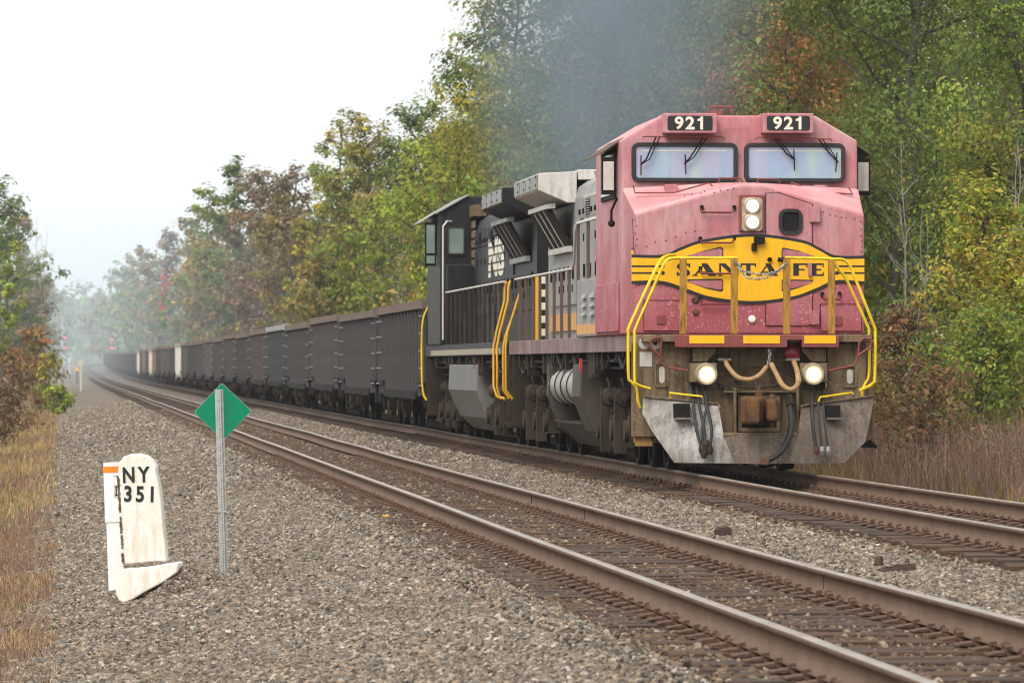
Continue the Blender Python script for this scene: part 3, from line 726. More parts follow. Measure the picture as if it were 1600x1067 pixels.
# ---------- lead locomotive
L1 = empty('locomotive', WV(66.40, TRAIN_T, TRAIN_Z), TH)
tag(L1, 'faded pink wide nosed locomotive with yellow emblem and lit headlights leading the train', 'locomotive')
loco_common(L1, 18.6, 'pink')
# nose
FC = 3.36; CK = 3.74
nose = MB()
fr = [(-1.52, 1.80), (-1.52, FC), (-.17, CK), (.15, CK), (1.48, FC), (1.48, 1.80)]
bk = [(-1.57, 1.80), (-1.57, 3.74), (-.2, 3.81), (.2, 3.81), (1.57, 3.74), (1.57, 1.80)]
v = [(x, 0, z) for x, z in fr] + [(x, 1.05, z) for x, z in bk]
nose.add(v, [tuple(range(6)), tuple(range(11, 5, -1))] + [(i, i + 6, (i + 1) % 6 + 6, (i + 1) % 6) for i in range(6)])
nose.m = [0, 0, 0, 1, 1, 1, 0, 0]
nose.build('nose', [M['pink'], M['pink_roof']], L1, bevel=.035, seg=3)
# cab shell
cab = MB(); n = 6
fz = lambda z: 1.06 + max(0, z - 3.75) * .14
v = [(x, fz(z), z) for x, z in CABP] + [(x, 4.38, z) for x, z in CABP]
cab.add(v, [tuple(range(6)), tuple(range(11, 5, -1))] + [(i, i + 6, (i + 1) % 6 + 6, (i + 1) % 6) for i in range(6)])
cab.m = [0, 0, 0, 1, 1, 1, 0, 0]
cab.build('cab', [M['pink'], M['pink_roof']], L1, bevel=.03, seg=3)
# windshields
for (x0, x1) in ((-1.44, -.035), (.055, 1.40)):
    yf = 1.12
    fb = MB(); ring(fb, x0, x1, 3.815, 4.335, .09, .055, yf - .045, yf + .03); w = fb.build('windshield_frame', M['rubber'], L1, smooth=40, bevel=.008)
    gl = MB(); gl.prism(rrect(x0 + .05, x1 - .05, 3.865, 4.285, .05), 'y', yf - .02, yf + .0); gl.build('windshield', M['windshield'], w)
    hl = MB(); hl.box(x0 + .15, x1 - .15, yf - .024, yf - .021, 4.222, 4.232); hl.build('sun_strip', M['cream'], w)
# wipers
def tubes(name, m, lst, r=.012, parent=L1, n=6):
    b = MB()
    for p in lst: b.tube(p, r, n)
    return b.build(name, m, parent, smooth=60)
yw = 1.03
for (a, m_, e, t0, t1) in (((350, 215), (300, 330), (270, 360), (272, 310), (272, 415)), ((598, 215), (530, 320), (498, 355), (502, 305), (506, 410)), ((965, 218), (1030, 300), (1075, 335), (1068, 280), (1072, 390)), ((1195, 222), (1255, 300), (1300, 348), (1293, 295), (1286, 398))):
    b = MB(); A_, M_, E_ = c1(*a, yw + .04), c1(*m_, yw), c1(*e, yw)
    b.tube([A_, M_, E_], .011, 5); b.tube([(A_[0] + .05, A_[1], A_[2]), (M_[0] + .045, M_[1], M_[2]), E_], .008, 5); b.tube([c1(*t0, yw), c1(*t1, yw)], .009, 5); b.build('wiper', M['dark'], L1, smooth=60)
for pts in ([(280, 222), (285, 212), (695, 212), (712, 226)], [(865, 228), (885, 214), (1262, 226), (1268, 238)]): tubes('wiper_rail', M['maroon'], [[c1(*p, 1.04) for p in pts]], .012)
# number boards
for (x0, x1, dx) in ((388, 665, 0), (905, 1168, 0)):
    a = c1(x0, 93, .98); d = c1(x1, 193, .98)
    bx_ = MB(); bx_.box(a[0], d[0], .93, 1.6, d[2] - .005, a[2] + .005); nb = bx_.build('number_board', M['pink'], L1, bevel=.012)
    w = (d[0] - a[0]); ins = .05
    p0, p1 = (a[0] + .05, d[0] - (.06 if x0 < 500 else .05)) if True else 0
    b = MB(); b.prism(rrect(p0, p1, d[2] + .03, a[2] - .03, .03), 'y', .922, .928); b.build('number_panel', M['print_black'], nb)
    xc = (p0 + p1) / 2; zc = (a[2] + d[2]) / 2
    for dg, dx_ in (('9', -.145), ('2', 0.0)):
        me = text_mesh(dg, 'digit', M['cream'], .172, bold=.03, xscale=1.08); o = bpy.data.objects.new('digit', me); link(o, nb); o.location = (xc + dx_, .917, zc)
    b = MB(); b.prism([(xc + .135, zc - .086), (xc + .172, zc - .086), (xc + .172, zc + .086), (xc + .142, zc + .086), (xc + .132, zc + .064), (xc + .098, zc + .052), (xc + .098, zc + .026), (xc + .135, zc + .03)], 'y', .914, .919); b.build('digit', M['cream'], nb)
# horn on the roof
b = MB(); b.tube([c1(625, 90, 1.9), c1(630, 58, 1.9), c1(740, 58, 1.9), c1(752, 90, 1.9)], .018, 6); b.box(c1(650, 80, 2)[0], c1(690, 80, 2)[0], 1.85, 2.2, 4.70, 4.80); b.build('roof_guard', M['maroon'], L1)
# headlight
a, d = c1(781, 515), c1(915, 708)
b = MB(); b.box(a[0], d[0], -.03, .3, d[2], a[2]); hb = b.build('headlight_housing', M['maroon'], L1, bevel=.012)
a, d = c1(795, 530), c1(902, 704); b = MB(); b.prism(rrect(a[0], d[0], d[2], a[2], .05), 'y', -.045, -.031); b.build('headlight_plate', M['lamp_rim'], hb)
for cy in (573, 657):
    p = c1(849, cy); b = MB(); b.lathe([(-.055, .10), (-.045, .112), (-.02, .112)], (p[0], -.02, p[2]), 'y', 24); b.build('lamp_ring', M['lamp_rim'], hb, smooth=40)
    b = MB(); b.lathe([(-.0545, .098), (-.0535, .098)], (p[0], -.02, p[2]), 'y', 24); b.build('lamp_reflector', M['lamp_warm'], hb); b = MB(); b.lathe([(-.062, .03), (-.060, .06), (-.056, .076)], (p[0], -.02, p[2]), 'y', 24); b.build('headlight_lens', M['lamp'], hb, smooth=50)
# nose door
a = c1(918, 500); dpts = [c1(920, 503), c1(985, 500), c1(1165, 560)]; r_ = c2(1165, 265)
dz0 = r_[2]
b = MB(); b.prism([(dpts[0][0], dz0), xz(dpts[0]), xz(dpts[1]), xz(dpts[2]), (dpts[2][0], dz0)], 'y', -.014, .02); door = b.build('nose_door', M['pink'], L1, bevel=.006)
a, d = c1(988, 588), c1(1112, 722); b = MB(); ring(b, a[0], d[0], d[2], a[2], .1, .045, -.04, -.012); b.build('window_gasket', M['rubber'], door, smooth=40)
b = MB(); b.prism(rrect(a[0] + .03, d[0] - .03, d[2] + .03, a[2] - .03, .07), 'y', -.022, -.016); b.build('window_pane', M['dark'], door)
b = MB()
p = c1(1175, 618); b.box(p[0] - .07, p[0] + .07, -.06, -.015, p[2] - .1, p[2] + .1)
p = c1(1150, 905); b.box(p[0] - .02, p[0] + .025, -.06, -.015, p[2] - .09, p[2] + .09)
p = c2(1170, 222); b.box(p[0] - .07, p[0] + .07, -.06, -.015, p[2] - .09, p[2] + .09); b.build('door_hinge', M['pink'], door, bevel=.006)
# emblem: black cigar band, yellow field, pink inner panels, lettering
def arcpts(cs, ly=0.0, f=c1): return [xz(f(x, y, ly)) for x, y in cs]
def smoothline(ctrl, n=8):
    P = [np.array(p, float) for p in ctrl]; out = []
    for i in range(len(P) - 1):
        p0, p1, p2, p3 = P[max(i - 1, 0)], P[i], P[i + 1], P[min(i + 2, len(P) - 1)]
        for k in range(n):
            t_ = k / n; out.append(tuple(.5 * ((2 * p1) + (-p0 + p2) * t_ + (2 * p0 - 5 * p1 + 4 * p2 - p3) * t_ ** 2 + (-p0 + 3 * p1 - 3 * p2 + p3) * t_ ** 3)))
    out.append(tuple(P[-1])); return out
top_o = smoothline([(222, 826), (385, 826), (480, 788), (600, 748), (850, 718), (1100, 748), (1200, 790), (1285, 830), (1434, 832)])
bot_o = smoothline([(1434, 982), (1285, 976), (1180, 1018), (1060, 1060), (850, 1084), (640, 1062), (520, 1024), (385, 980), (222, 980)])
top_i = [(x, y + 16) for x, y in top_o]; bot_i = [(x, y - 16) for x, y in bot_o]
em = MB(); em.prism([xz(c1(*p)) for p in top_o + bot_o], 'y', -.019, -.003); EM = em.build('emblem', M['print_black'], L1)
b = MB(); b.prism([xz(c1(*p)) for p in top_i + bot_i], 'y', -.022, -.0192); b.build('emblem_field', M['yellow'], EM)
for (x0, x1) in ((222, 385), (1290, 1434)):
    for y_ in (887, 922):
        b = MB(); p, q = c1(x0, y_), c1(x1, y_); b.box(p[0], q[0], -.0245, -.0222, p[2] - .011, p[2] + .011); xe = q[0] if x0 < 500 else p[0]; b.lathe([(-.0245, .026), (-.0222, .026)], (xe, 0, p[2]), 'y', 12); b.build('pinstripe', M['print_black'], EM)
for pts in ([(505, 848), (515, 832), (600, 806), (685, 786), (699, 794), (699, 848)], [(510, 955), (690, 952), (699, 960), (699, 1012), (688, 1020), (610, 1003), (515, 968)], [(1003, 848), (1003, 798), (1012, 790), (1090, 806), (1170, 834), (1175, 848)], [(1003, 960), (1012, 955), (1168, 958), (1160, 972), (1080, 1003), (1012, 1022), (1003, 1012)]):
    c = np.mean(np.array(pts), 0); b = MB(); b.prism([xz(c1(*p)) for p in pts], 'y', -.0245, -.0222); e = b.build('emblem_panel', M['print_black'], EM)
    ins = [tuple(c + (np.array(p) - c) * np.array([.93, .74])) for p in pts]; b = MB(); b.prism([xz(c1(*p)) for p in ins], 'y', -.027, -.0247); b.build('panel_fill', M['pink'], e)
GL = {'A': [[(0, 0), (.1, 0), (.5, .9), (.46, 1)], [(.34, 1), (.6, 1), (1, 0), (.66, 0)], [(.2, .24), (.2, .34), (.72, .34), (.72, .24)], [(-.06, 0), (-.06, .07), (.2, .07), (.2, 0)]],
      'N': [[(0, 0), (0, 1), (.1, 1), (.1, 0)], [(0, 1), (.32, 1), (1, 0), (.7, 0)], [(.9, 0), (.9, 1), (1, 1), (1, 0)], [(-.08, 0), (-.08, .07), (.2, .07), (.2, 0)]],
      'T': [[(.36, 0), (.36, 1), (.64, 1), (.64, 0)], [(0, .86), (0, 1), (1, 1), (1, .86)], [(0, .7), (0, .9), (.08, .9), (.08, .7)], [(.92, .7), (.92, .9), (1, .9), (1, .7)]],
      'F': [[(.05, 0), (.05, 1), (.42, 1), (.42, 0)], [(.05, .87), (.05, 1), (1, 1), (1, .87)], [(.42, .44), (.42, .56), (.8, .56), (.8, .44)], [(.92, .7), (.92, .9), (1, .9), (1, .7)]],
      'E': [[(.05, 0), (.05, 1), (.42, 1), (.42, 0)], [(.05, .87), (.05, 1), (1, 1), (1, .87)], [(.42, .44), (.42, .56), (.8, .56), (.8, .44)], [(.05, 0), (.05, .13), (1, .13), (1, 0)], [(.92, .7), (.92, .9), (1, .9), (1, .7)], [(.92, .1), (.92, .3), (1, .3), (1, .1)]]}
def letter(ch, x0, x1, y0=872, y1=937):
    a, d = c1(x0, y1), c1(x1, y0); w, h = d[0] - a[0], d[2] - a[2]; b = MB()
    if ch == 'S':
        line = smoothline([(.92, .76), (.7, .95), (.35, .95), (.12, .78), (.25, .6), (.7, .42), (.86, .22), (.62, .05), (.3, .05), (.06, .24)], 5)
        th = [.05 + .07 * math.sin(math.pi * i / (len(line) - 1)) ** .7 for i in range(len(line))]
        L_, R_ = [], []
        for i, p in enumerate(line):
            q = np.array(line[min(i + 1, len(line) - 1)]) - np.array(line[max(i - 1, 0)]); q = q / (np.linalg.norm(q) + 1e-9); nrm = np.array([-q[1], q[0]])
            L_.append(np.array(p) + nrm * th[i] * np.array([.85, 1])); R_.append(np.array(p) - nrm * th[i] * np.array([.85, 1]))
        V_ = [(a[0] + p[0] * w, -.0247, a[2] + p[1] * h) for p in L_ + R_]; m_ = len(line); b.add(V_, [(i, i + 1, m_ + i + 1, m_ + i) for i in range(m_ - 1)])
        b.box(a[0] + .86 * w, a[0] + .96 * w, -.0245, -.0222, a[2] + .68 * h, a[2] + 1.0 * h); b.box(a[0] + .02 * w, a[0] + .12 * w, -.0245, -.0222, a[2], a[2] + .32 * h)
    else:
        for i, pg in enumerate(GL[ch]): b.prism([(a[0] + p[0] * w, a[2] + p[1] * h) for p in pg], 'y', -.0245 - .0004 * i, -.0222)
    b.build('letter', M['print_black'], EM)
for ch, x0, x1 in (('S', 456, 530), ('A', 543, 664), ('N', 678, 778), ('T', 790, 870), ('A', 882, 985), ('F', 1060, 1138), ('E', 1158, 1222)): letter(ch, x0, x1)
# stripes carried round the nose side
for z0, z1, m_ in ((2.545, 2.925, 'print_black'), (2.575, 2.895, 'yellow')):
    b = MB(); e = .0 if m_ == 'print_black' else .003
    for sx in (-1,):
        b.hexa([(-1.526 - e, .04, z0), (-1.535 - e, .30, z0), (-1.5, .30, z0), (-1.5, .04, z0), (-1.526 - e, .04, z1), (-1.535 - e, .30, z1), (-1.5, .30, z1), (-1.5, .04, z1)])
    b.build('side_stripe', M[m_], EM)
# grab irons and small fittings on the nose
def grab_feet(p_):
    b = MB()
    for q in (p_[0], p_[-1]): b.box(q[0] - .022, q[0] + .022, -.03, -.002, q[2] - .03, q[2] + .03)
    b.build('grab_iron_foot', M['dark'], L1, bevel=.005)
def seam(pts, name='panel_seam', r=.0055, ly=-.016):
    b = MB(); b.tube([(p[0], ly, p[2]) for p in pts], r, 4, caps=False); b.build(name, M['seam'], L1)
seam([c2(921, 262), c1(921, 505), c1(985, 502), c1(1163, 562), c2(1163, 262), c2(921, 262)])
for q in ([(286, 131), (474, 131), (474, 289), (286, 289), (286, 131)], [(1206, 151), (1419, 151), (1419, 291), (1206, 291), (1206, 151)]): seam([c2(*p) for p in q], ly=-.013)
seam([c2(232, 303), c2(440, 303)], ly=-.004); seam([c1(228, 640), c1(235, 820)], ly=-.003, r=.004)
rb = random.Random(21); b = MB()
for (x0, y0, x1, y1, n_) in ((245, 640, 245, 815, 6), (260, 990, 470, 990, 7), (1425, 660, 1425, 815, 6), (1185, 600, 1410, 650, 8), (500, 520, 760, 480, 8), (300, 780, 560, 700, 6), (1180, 990, 1420, 1000, 6)):
    for i in range(n_): f = i / (n_ - 1); p = c1(x0 + (x1 - x0) * f + rb.uniform(-9, 9), y0 + (y1 - y0) * f + rb.uniform(-6, 6)); b.lathe([(-.008, .004), (-.006, .0095), (0, .011)], (p[0], -.001, p[2]), 'y', 6)
b.build('bolt_heads', M['maroon'], L1)
for pts in ([(588, 582), (585, 605), (745, 607), (757, 582)], [(580, 745), (585, 765), (745, 765), (757, 738)], [(580, 900), (585, 925), (742, 925), (752, 905)]):
    p_ = [c1(*pts[0], 0), c1(*pts[1], -.07), c1(*pts[2], -.07), c1(*pts[3], 0)]; tubes('grab_iron', M['maroon'], [p_], .013); grab_feet(p_)
p_ = [c2(580, 120, 0), c2(585, 150, -.07), c2(740, 150, -.07), c2(748, 125, 0)]; tubes('grab_iron', M['maroon'], [p_], .013); grab_feet(p_)
p_ = [c2(1215, 100, 0), c2(1235, 125, -.07), c2(1308, 125, -.07), c2(1305, 98, 0)]; tubes('grab_iron', M['maroon'], [p_], .013); grab_feet(p_)
for pts, ly in (([(232, 465), (240, 505), (440, 505), (625, 453), (645, 470)], .6), ([(1040, 480), (1055, 452), (1190, 500), (1375, 512), (1355, 480)], .6), ([(675, 455), (682, 428), (790, 430), (802, 450)], .85), ([(875, 455), (882, 432), (985, 432), (995, 455)], .85)):
    p_ = [c1(x, y_, ly) for x, y_ in pts]; tubes('grab_iron', M['maroon'], [p_], .012)
for (x, y_) in ((428, 462), (1205, 466)): p = c1(x, y_, .8); b = MB(); b.box(p[0] - .08, p[0] + .08, .72, .95, p[2] - .11, p[2] + .0); b.build('sand_filler_cap', M['pink'], L1, bevel=.01)
for (x, y_) in ((375, 232), (1297, 238)): p = c2(x, y_); b = MB(); b.box(p[0] - .055, p[0] + .055, -.03, .0, p[2] - .06, p[2] + .06); b.build('latch', M['maroon'], L1, bevel=.008)
for (x0, x1, y0, y1) in ((285, 475, 130, 290), (1205, 1420, 150, 292)):
    a, d = c2(x0, y1), c2(x1, y0); b = MB(); b.box(a[0], d[0], -.012, .0, a[2], d[2]); b.build('sand_box_panel', M['pink'], L1, bevel=.005)
p = c2(850, 228); b = MB(); b.lathe([(-.03, .03), (-.025, .045), (0, .05)], (p[0], 0, p[2]), 'y', 16); b.build('marker_light', M['white'], L1, smooth=40)
p = c1(885, 752); b = MB(); b.box(p[0] - .07, p[0] + .07, -.1, -.025, p[2] - .045, p[2] + .045); b.box(p[0] - .1, p[0] - .03, -.07, -.025, p[2] - .14, p[2] - .04); b.build('camera_box', M['dark'], L1, bevel=.01)
b = MB(); p, q = c1(940, 852), c1(1030, 860); b.cyl((p[0], -.06, p[2]), (p[0], -.025, p[2]), .03, 14); b.tube([(p[0] + .1, -.08, p[2]), (q[0], -.1, q[2])], .028, 8); b.build('handbrake_stub', M['dark'], L1, smooth=40)
b = MB(); p = c2(555, 130); b.lathe([(-.03, .03), (0, .05)], (p[0], 0, p[2]), 'y', 12); p = c2(558, 195); b.lathe([(-.02, .02), (0, .05)], (p[0], 0, p[2]), 'y', 12); b.build('rusty_boss', M['rust'], L1, smooth=40)
# cab side: window, awning, mirror, wind deflector
for sx in (-1, 1):
    b = MB(); b.box(min(sx * 1.573, sx * 1.6), max(sx * 1.573, sx * 1.6), 1.75, 3.5, 3.62, 4.28); sw = b.build('side_window_frame', M['dark'], L1, bevel=.01)
    b = MB(); b.box(min(sx * 1.601, sx * 1.606), max(sx * 1.601, sx * 1.606), 1.85, 3.4, 3.68, 4.22); b.build('side_window', M['cabglass'], sw)
    b = MB(); b.hexa([(sx * 1.5, 1.5, 4.40), (sx * 1.5, 3.4, 4.40), (sx * 1.86, 3.4, 4.16), (sx * 1.80, 1.5, 4.20), (sx * 1.5, 1.5, 4.42), (sx * 1.5, 3.4, 4.42), (sx * 1.86, 3.4, 4.18), (sx * 1.80, 1.5, 4.22)]); b.build('window_awning', M['rustpost'], L1)
    b = MB(); b.box(min(sx * 1.61, sx * 1.80), max(sx * 1.61, sx * 1.80), 1.5, 1.55, 3.66, 4.16); mf = b.build('wind_deflector', M['dark'], L1, bevel=.01)
    b = MB(); b.box(min(sx * 1.635, sx * 1.775), max(sx * 1.635, sx * 1.775), 1.492, 1.499, 3.72, 4.1); b.build('deflector_glass', M['cabglass2'] if 'cabglass2' in M else M['silver_light'], mf)
    b = MB(); b.tube([(sx * 1.58, 1.6, 3.62), (sx * 1.66, 1.56, 3.45), (sx * 1.66, 1.56, 3.3)], .018, 5); b.lathe([(0, .01), (.03, .05), (.06, .01)], (sx * 1.66, 1.52, 3.28), 'y', 8); b.build('mirror_bracket', M['dark'], L1)
# cab side lower door panels and battery boxes
b = MB(); b.box(-1.60, -1.573, 1.4, 2.6, 1.85, 2.5); b.box(-1.60, -1.573, 2.7, 4.2, 1.85, 2.5); b.build('side_locker_door', M['pink'], L1, bevel=.008)
b = MB(); b.box(-1.55, -.935, 4.4, 7.2, 1.806, 2.62); b.box(.935, 1.55, 4.4, 7.2, 1.806, 2.62); b.build('equipment_locker', M['silver'], L1, bevel=.015)
for i in range(3):
    for j in range(2):
        b = MB(); b.hexa([(-1.552, 4.7 + j * 1.1 + 0, 2.1 + i * .12), (-1.552, 5.2 + j * 1.1, 2.1 + i * .12), (-1.6, 5.2 + j * 1.1, 2.1 + i * .12), (-1.6, 4.7 + j * 1.1, 2.1 + i * .12), (-1.552, 4.7 + j * 1.1, 2.17 + i * .12), (-1.552, 5.2 + j * 1.1, 2.17 + i * .12), (-1.556, 5.2 + j * 1.1, 2.17 + i * .12), (-1.556, 4.7 + j * 1.1, 2.17 + i * .12)]); b.build('louvre', M['silver'], L1)
# hood stripe and worn red patches
b = MB(); b.box(-.965, -.9605, 7.25, 17.4, 1.95, 2.22); b.build('hood_stripe', M['orange'], L1); b = MB(); b.box(-1.5545, -1.551, 4.42, 7.18, 1.84, 1.98); b.build('hood_stripe', M['orange'], L1)
b = MB(); b.box(-.9415, -.9315, 8.2, 12.2, 3.62, 4.0); b.build('repair_panel', M['silver_light'], L1, bevel=.003)
for (a, d, z0, z1) in ((4.95, 5.8, 3.0, 3.45), (8.5, 10.2, 2.6, 3.1), (6.5, 7.1, 2.7, 3.3)):
    b = MB(); b.box(-.967, -.9615, a, d, z0, z1); b.build('red_patch', M['pink'], L1, bevel=.002)

# ---------- front platform, pilot, plow
b = MB(); b.box(-1.50, 1.47, -.72, -.002, 1.70, 1.795); b.build('front_platform', M['tan'], L1, bevel=.01)
a, d = c2(450, 376, -.78), c2(1302, 310, -.78); beam = MB()
n0, n1 = c2(1033, 340, -.78)[0], c2(1110, 340, -.78)[0]; zt, zb = d[2], a[2]; zn = c2(1070, 338, -.78)[2]
beam.prism([(a[0], zb), (n0, zb), (n0, zn), (n1, zn), (n1, zb), (d[0], zb), (d[0], zt), (a[0], zt)], 'y', -.80, -.722); AB = beam.build('anticlimber', M['maroon'], L1, bevel=.01)
for x0, x1 in ((523, 706), (804, 995), (1122, 1286)):
    a, d = c2(x0, 355, -.8), c2(x1, 314, -.8); b = MB(); b.box(a[0], d[0], -.806, -.8005, a[2], d[2]); b.build('reflector_plate', M['yellow'], AB)
PB = c2(700, 640, -.5)
b = MB(); wl, wr = c2(222, 315, -.5)[0], c2(1442, 315, -.5)[0]
zt = 1.69; zw = c2(500, 840, -.5)[2]
op = [c2(530, 377, -.5), c2(1240, 600, -.5)]
b.box(wl, op[0][0], -.52, -.48, zw, zt); b.box(op[1][0], wr, -.52, -.48, zw, zt); b.box(op[0][0], op[1][0], -.52, -.48, zw, op[1][2]); b.build('pilot_plate', M['tan'], L1, bevel=.008)
b = MB(); b.box(op[0][0], op[1][0], -.32, -.28, op[1][2] - .05, zt); b.build('pilot_recess', M['tan'], L1)
b = MB()
for (xa, xb, xc) in ((540, 665, 530), (1235, 1110, 1245)):
    q = [c2(xa, 380, -.6), c2(xb, 380, -.6), c2(xb, 392, -.6), c2((xa * .4 + xb * .6), 450, -.6), c2(xa, 450, -.6)]; b.prism([xz(p) for p in q], 'y', -.62, -.5)
b.build('gusset', M['tan'], L1, bevel=.006)
for sx, (x0, x1, cx) in (( -1, (525, 667, 612)), (1, (1100, 1242, 1168))):
    a, d = c2(x0, 557, -.68), c2(x1, 457, -.68); b = MB(); b.box(a[0], d[0], -.70, -.40, a[2], d[2]); db = b.build('ditch_light_box', M['tan'], L1, bevel=.012)
    p = c2(cx, 515, -.72); b = MB(); b.lathe([(0, .15), (-.05, .145), (-.09, .132), (-.088, .105), (-.05, .10)], (p[0], -.70, p[2]), 'y', 24); b.build('lamp_ring', M['lamp_rim'], db, smooth=40)
    b = MB(); b.lathe([(-.0865, .103), (-.0855, .103)], (p[0], -.70, p[2]), 'y', 24); b.build('lamp_reflector', M['lamp_warm'], db); b = MB(); b.lathe([(-.095, .03), (-.092, .06), (-.088, .08)], (p[0], -.70, p[2]), 'y', 24); b.build('ditch_light_lens', M['lamp'], db, smooth=50)
# side corner panels beside the steps and number plates
for (x0, x1, y0, y1) in ((342, 415, 455, 582), (1320, 1395, 470, 585)):
    a, d = c2(x0, y1, -.52), c2(x1, y0, -.52); b = MB(); ring(b, a[0], d[0], d[2] * 0 + a[2], d[2], .04, .02, -.545, -.521); b.build('slot_frame', M['tan'], L1)
    b = MB(); b.prism(rrect(a[0] + .06, d[0] - .05, a[2] + .05, d[2] - .05, .04), 'y', -.530, -.521); b.build('slot_plate', M['cream2'] if 'cream2' in M else M['silver_light'], L1)
p = c2(345, 352, -.52); b = MB(); b.lathe([(-.006, .085), (0, .085)], (p[0], -.521, p[2]), 'y', 20); st_ = b.build('round_sticker', M['white'], L1); b = MB(); b.lathe([(-.010, .03), (-.006, .03)], (p[0], -.5215, p[2]), 'y', 12); b.build('sticker_mark', M['tank'], st_)
p = c2(290, 352, -.52); b = MB(); b.lathe([(-.006, .085), (-.006, .075), (0, .075), (0, .085)], (p[0], -.521, p[2]), 'y', 20); b.build('round_mark', M['silver_light'], L1)
b = MB(); a, d = c2(265, 475, -.52), c2(330, 400, -.52); b.box(a[0], d[0], -.5235, -.5205, a[2], d[2]); b.build('worn_patch', M['silver_light'], L1)
# plow: two swept wings and a lower blade
def plow_surface(cols_, name, pm_='plow'):
    """cols_: columns of (cx, cy, ly) rows from top to bottom, crop coordinates"""
    b = MB(); nr = len(cols_[0]); V_ = [c2(*p) for col in cols_ for p in col]; V2 = [(x, y_ + .03, z) for x, y_, z in V_]; nc = len(cols_); f = []; N_ = len(V_)
    for i in range(nc - 1):
        for j in range(nr - 1): a_ = i * nr + j; f += [(a_, a_ + nr, a_ + nr + 1, a_ + 1), (N_ + a_, N_ + a_ + 1, N_ + a_ + nr + 1, N_ + a_ + nr)]
    rim = [i * nr for i in range(nc)] + [(nc - 1) * nr + j for j in range(1, nr)] + [i * nr + nr - 1 for i in range(nc - 2, -1, -1)] + [j for j in range(nr - 2, 0, -1)]
    for q in range(len(rim)): a_, d_ = rim[q], rim[(q + 1) % len(rim)]; f.append((a_, d_, N_ + d_, N_ + a_))
    b.add(V_ + V2, f); return b.build(name, M[pm_], L1, smooth=35)
plow_surface([[(283, 632, -.60), (280, 722, -.66), (330, 812, -.76), (446, 976, -.86)], [(410, 645, -.66), (420, 740, -.74), (450, 830, -.84), (520, 977, -.92)], [(540, 658, -.72), (560, 750, -.82), (590, 840, -.92), (640, 978, -.98)], [(674, 672, -.80), (690, 760, -.90), (702, 836, -.98), (760, 979, -1.04)]], 'plow_wing', 'plow_worn')
plow_surface([[(1108, 684, -.80), (1098, 765, -.90), (1088, 836, -.98), (1030, 979, -1.04)], [(1240, 664, -.72), (1220, 750, -.82), (1190, 840, -.92), (1140, 978, -.98)], [(1360, 648, -.66), (1345, 740, -.74), (1310, 830, -.84), (1250, 977, -.92)], [(1484, 630, -.60), (1470, 735, -.66), (1440, 868, -.76), (1332, 976, -.86)]], 'plow_wing')
plow_surface([[(702, 832, -.985), (760, 980, -1.045)], [(895, 834, -1.02), (895, 982, -1.08)], [(1088, 832, -.985), (1030, 980, -1.045)]], 'plow_blade')
tubes('plow_rim', M['tan'], [[c2(283, 630, -.62), c2(540, 655, -.74), c2(674, 669, -.82), c2(684, 690, -.84)], [c2(1106, 686, -.84), c2(1110, 680, -.82), c2(1240, 660, -.74), c2(1484, 627, -.62)]], .014)
for (x0, x1, y0, y1) in ((446, 528, 668, 745), (1236, 1310, 676, 745)):
    a, d = c2(x0, y1, -.86), c2(x1, y0, -.86); b = MB(); b.box(a[0], d[0], -.87, -.70, a[2], d[2]); pk_ = b.build('plow_step_pocket', M['dark'], L1); b = MB(); b.box(a[0], d[0] + .05, -.93, -.871, a[2] - .015, a[2] + .012); b.build('step_tread', M['plow'], pk_)
b = MB(); p = c2(1455, 880, -.3); b.prism([(p[0] - .1, p[2] + .0), (p[0] + .0, p[2] + .06), (p[0] + .1, p[2] - .02), (p[0] + .09, p[2] - .05), (p[0] - .08, p[2] - .04)], 'y', -.45, -.2); b.build('step_bracket', M['dark'], L1)
tubes('yellow_plow_rail', M['safety'], [[c2(425, 640, -.70), c2(420, 612, -.72), c2(575, 629, -.8), c2(592, 632, -.8)]], .014); tubes('yellow_plow_rail', M['safety'], [[c2(1195, 660, -.8), c2(1205, 635, -.8), c2(1368, 612, -.72), c2(1378, 620, -.72)]], .014)
tubes('plow_bracket', M['plow'], [[c2(575, 629, -.8), c2(595, 640, -.8), c2(598, 670, -.8)], [c2(1195, 655, -.8), c2(1194, 690, -.8)]], .012)
# coupler
b = MB(); a, d = c2(775, 815, -.55), c2(995, 628, -.55); ring(b, a[0], d[0], a[2], d[2], .02, .05, -.60, -.521); b.build('draft_gear_frame', M['tan'], L1, bevel=.006)
b = MB(); b.box(a[0] + .04, d[0] - .04, -.535, -.522, a[2] + .04, d[2] - .04); b.build('draft_gear_opening', M['dark'], L1)
b = MB(); a, d = c2(700, 834, -.98), c2(1085, 820, -.98); b.box(a[0], d[0], -1.0, -.7, a[2] - .01, d[2]); b.build('coupler_shelf', M['tan'], L1, bevel=.006)
cz = c2(890, 700, -1.2)[2]; cx = c2(890, 700, -1.2)[0]
b = MB(); b.box(cx - .13, cx + .13, -1.15, -.53, cz - .16, cz + .14); b.build('coupler_shank', M['rust'], L1, bevel=.03)
b = MB(); b.prism([(cx - .24, -1.18), (cx - .20, -1.48), (cx - .03, -1.52), (cx - .04, -1.36), (cx + .05, -1.3), (cx + .05, -1.05), (cx - .16, -1.02)], 'z', cz - .19, cz + .17); CP = b.build('coupler_head', M['rust'], L1, bevel=.06, seg=4)
b = MB(); b.prism([(cx + .04, -1.42), (cx + .16, -1.5), (cx + .25, -1.36), (cx + .24, -1.12), (cx + .08, -1.1), (cx + .12, -1.3)], 'z', cz - .15, cz + .14); b.build('knuckle', M['rust'], CP, bevel=.05, seg=4)
b = MB(); b.cyl((cx + .15, -1.3, cz - .22), (cx + .15, -1.3, cz + .2), .035, 10); b.build('knuckle_pin', M['rust'], CP)
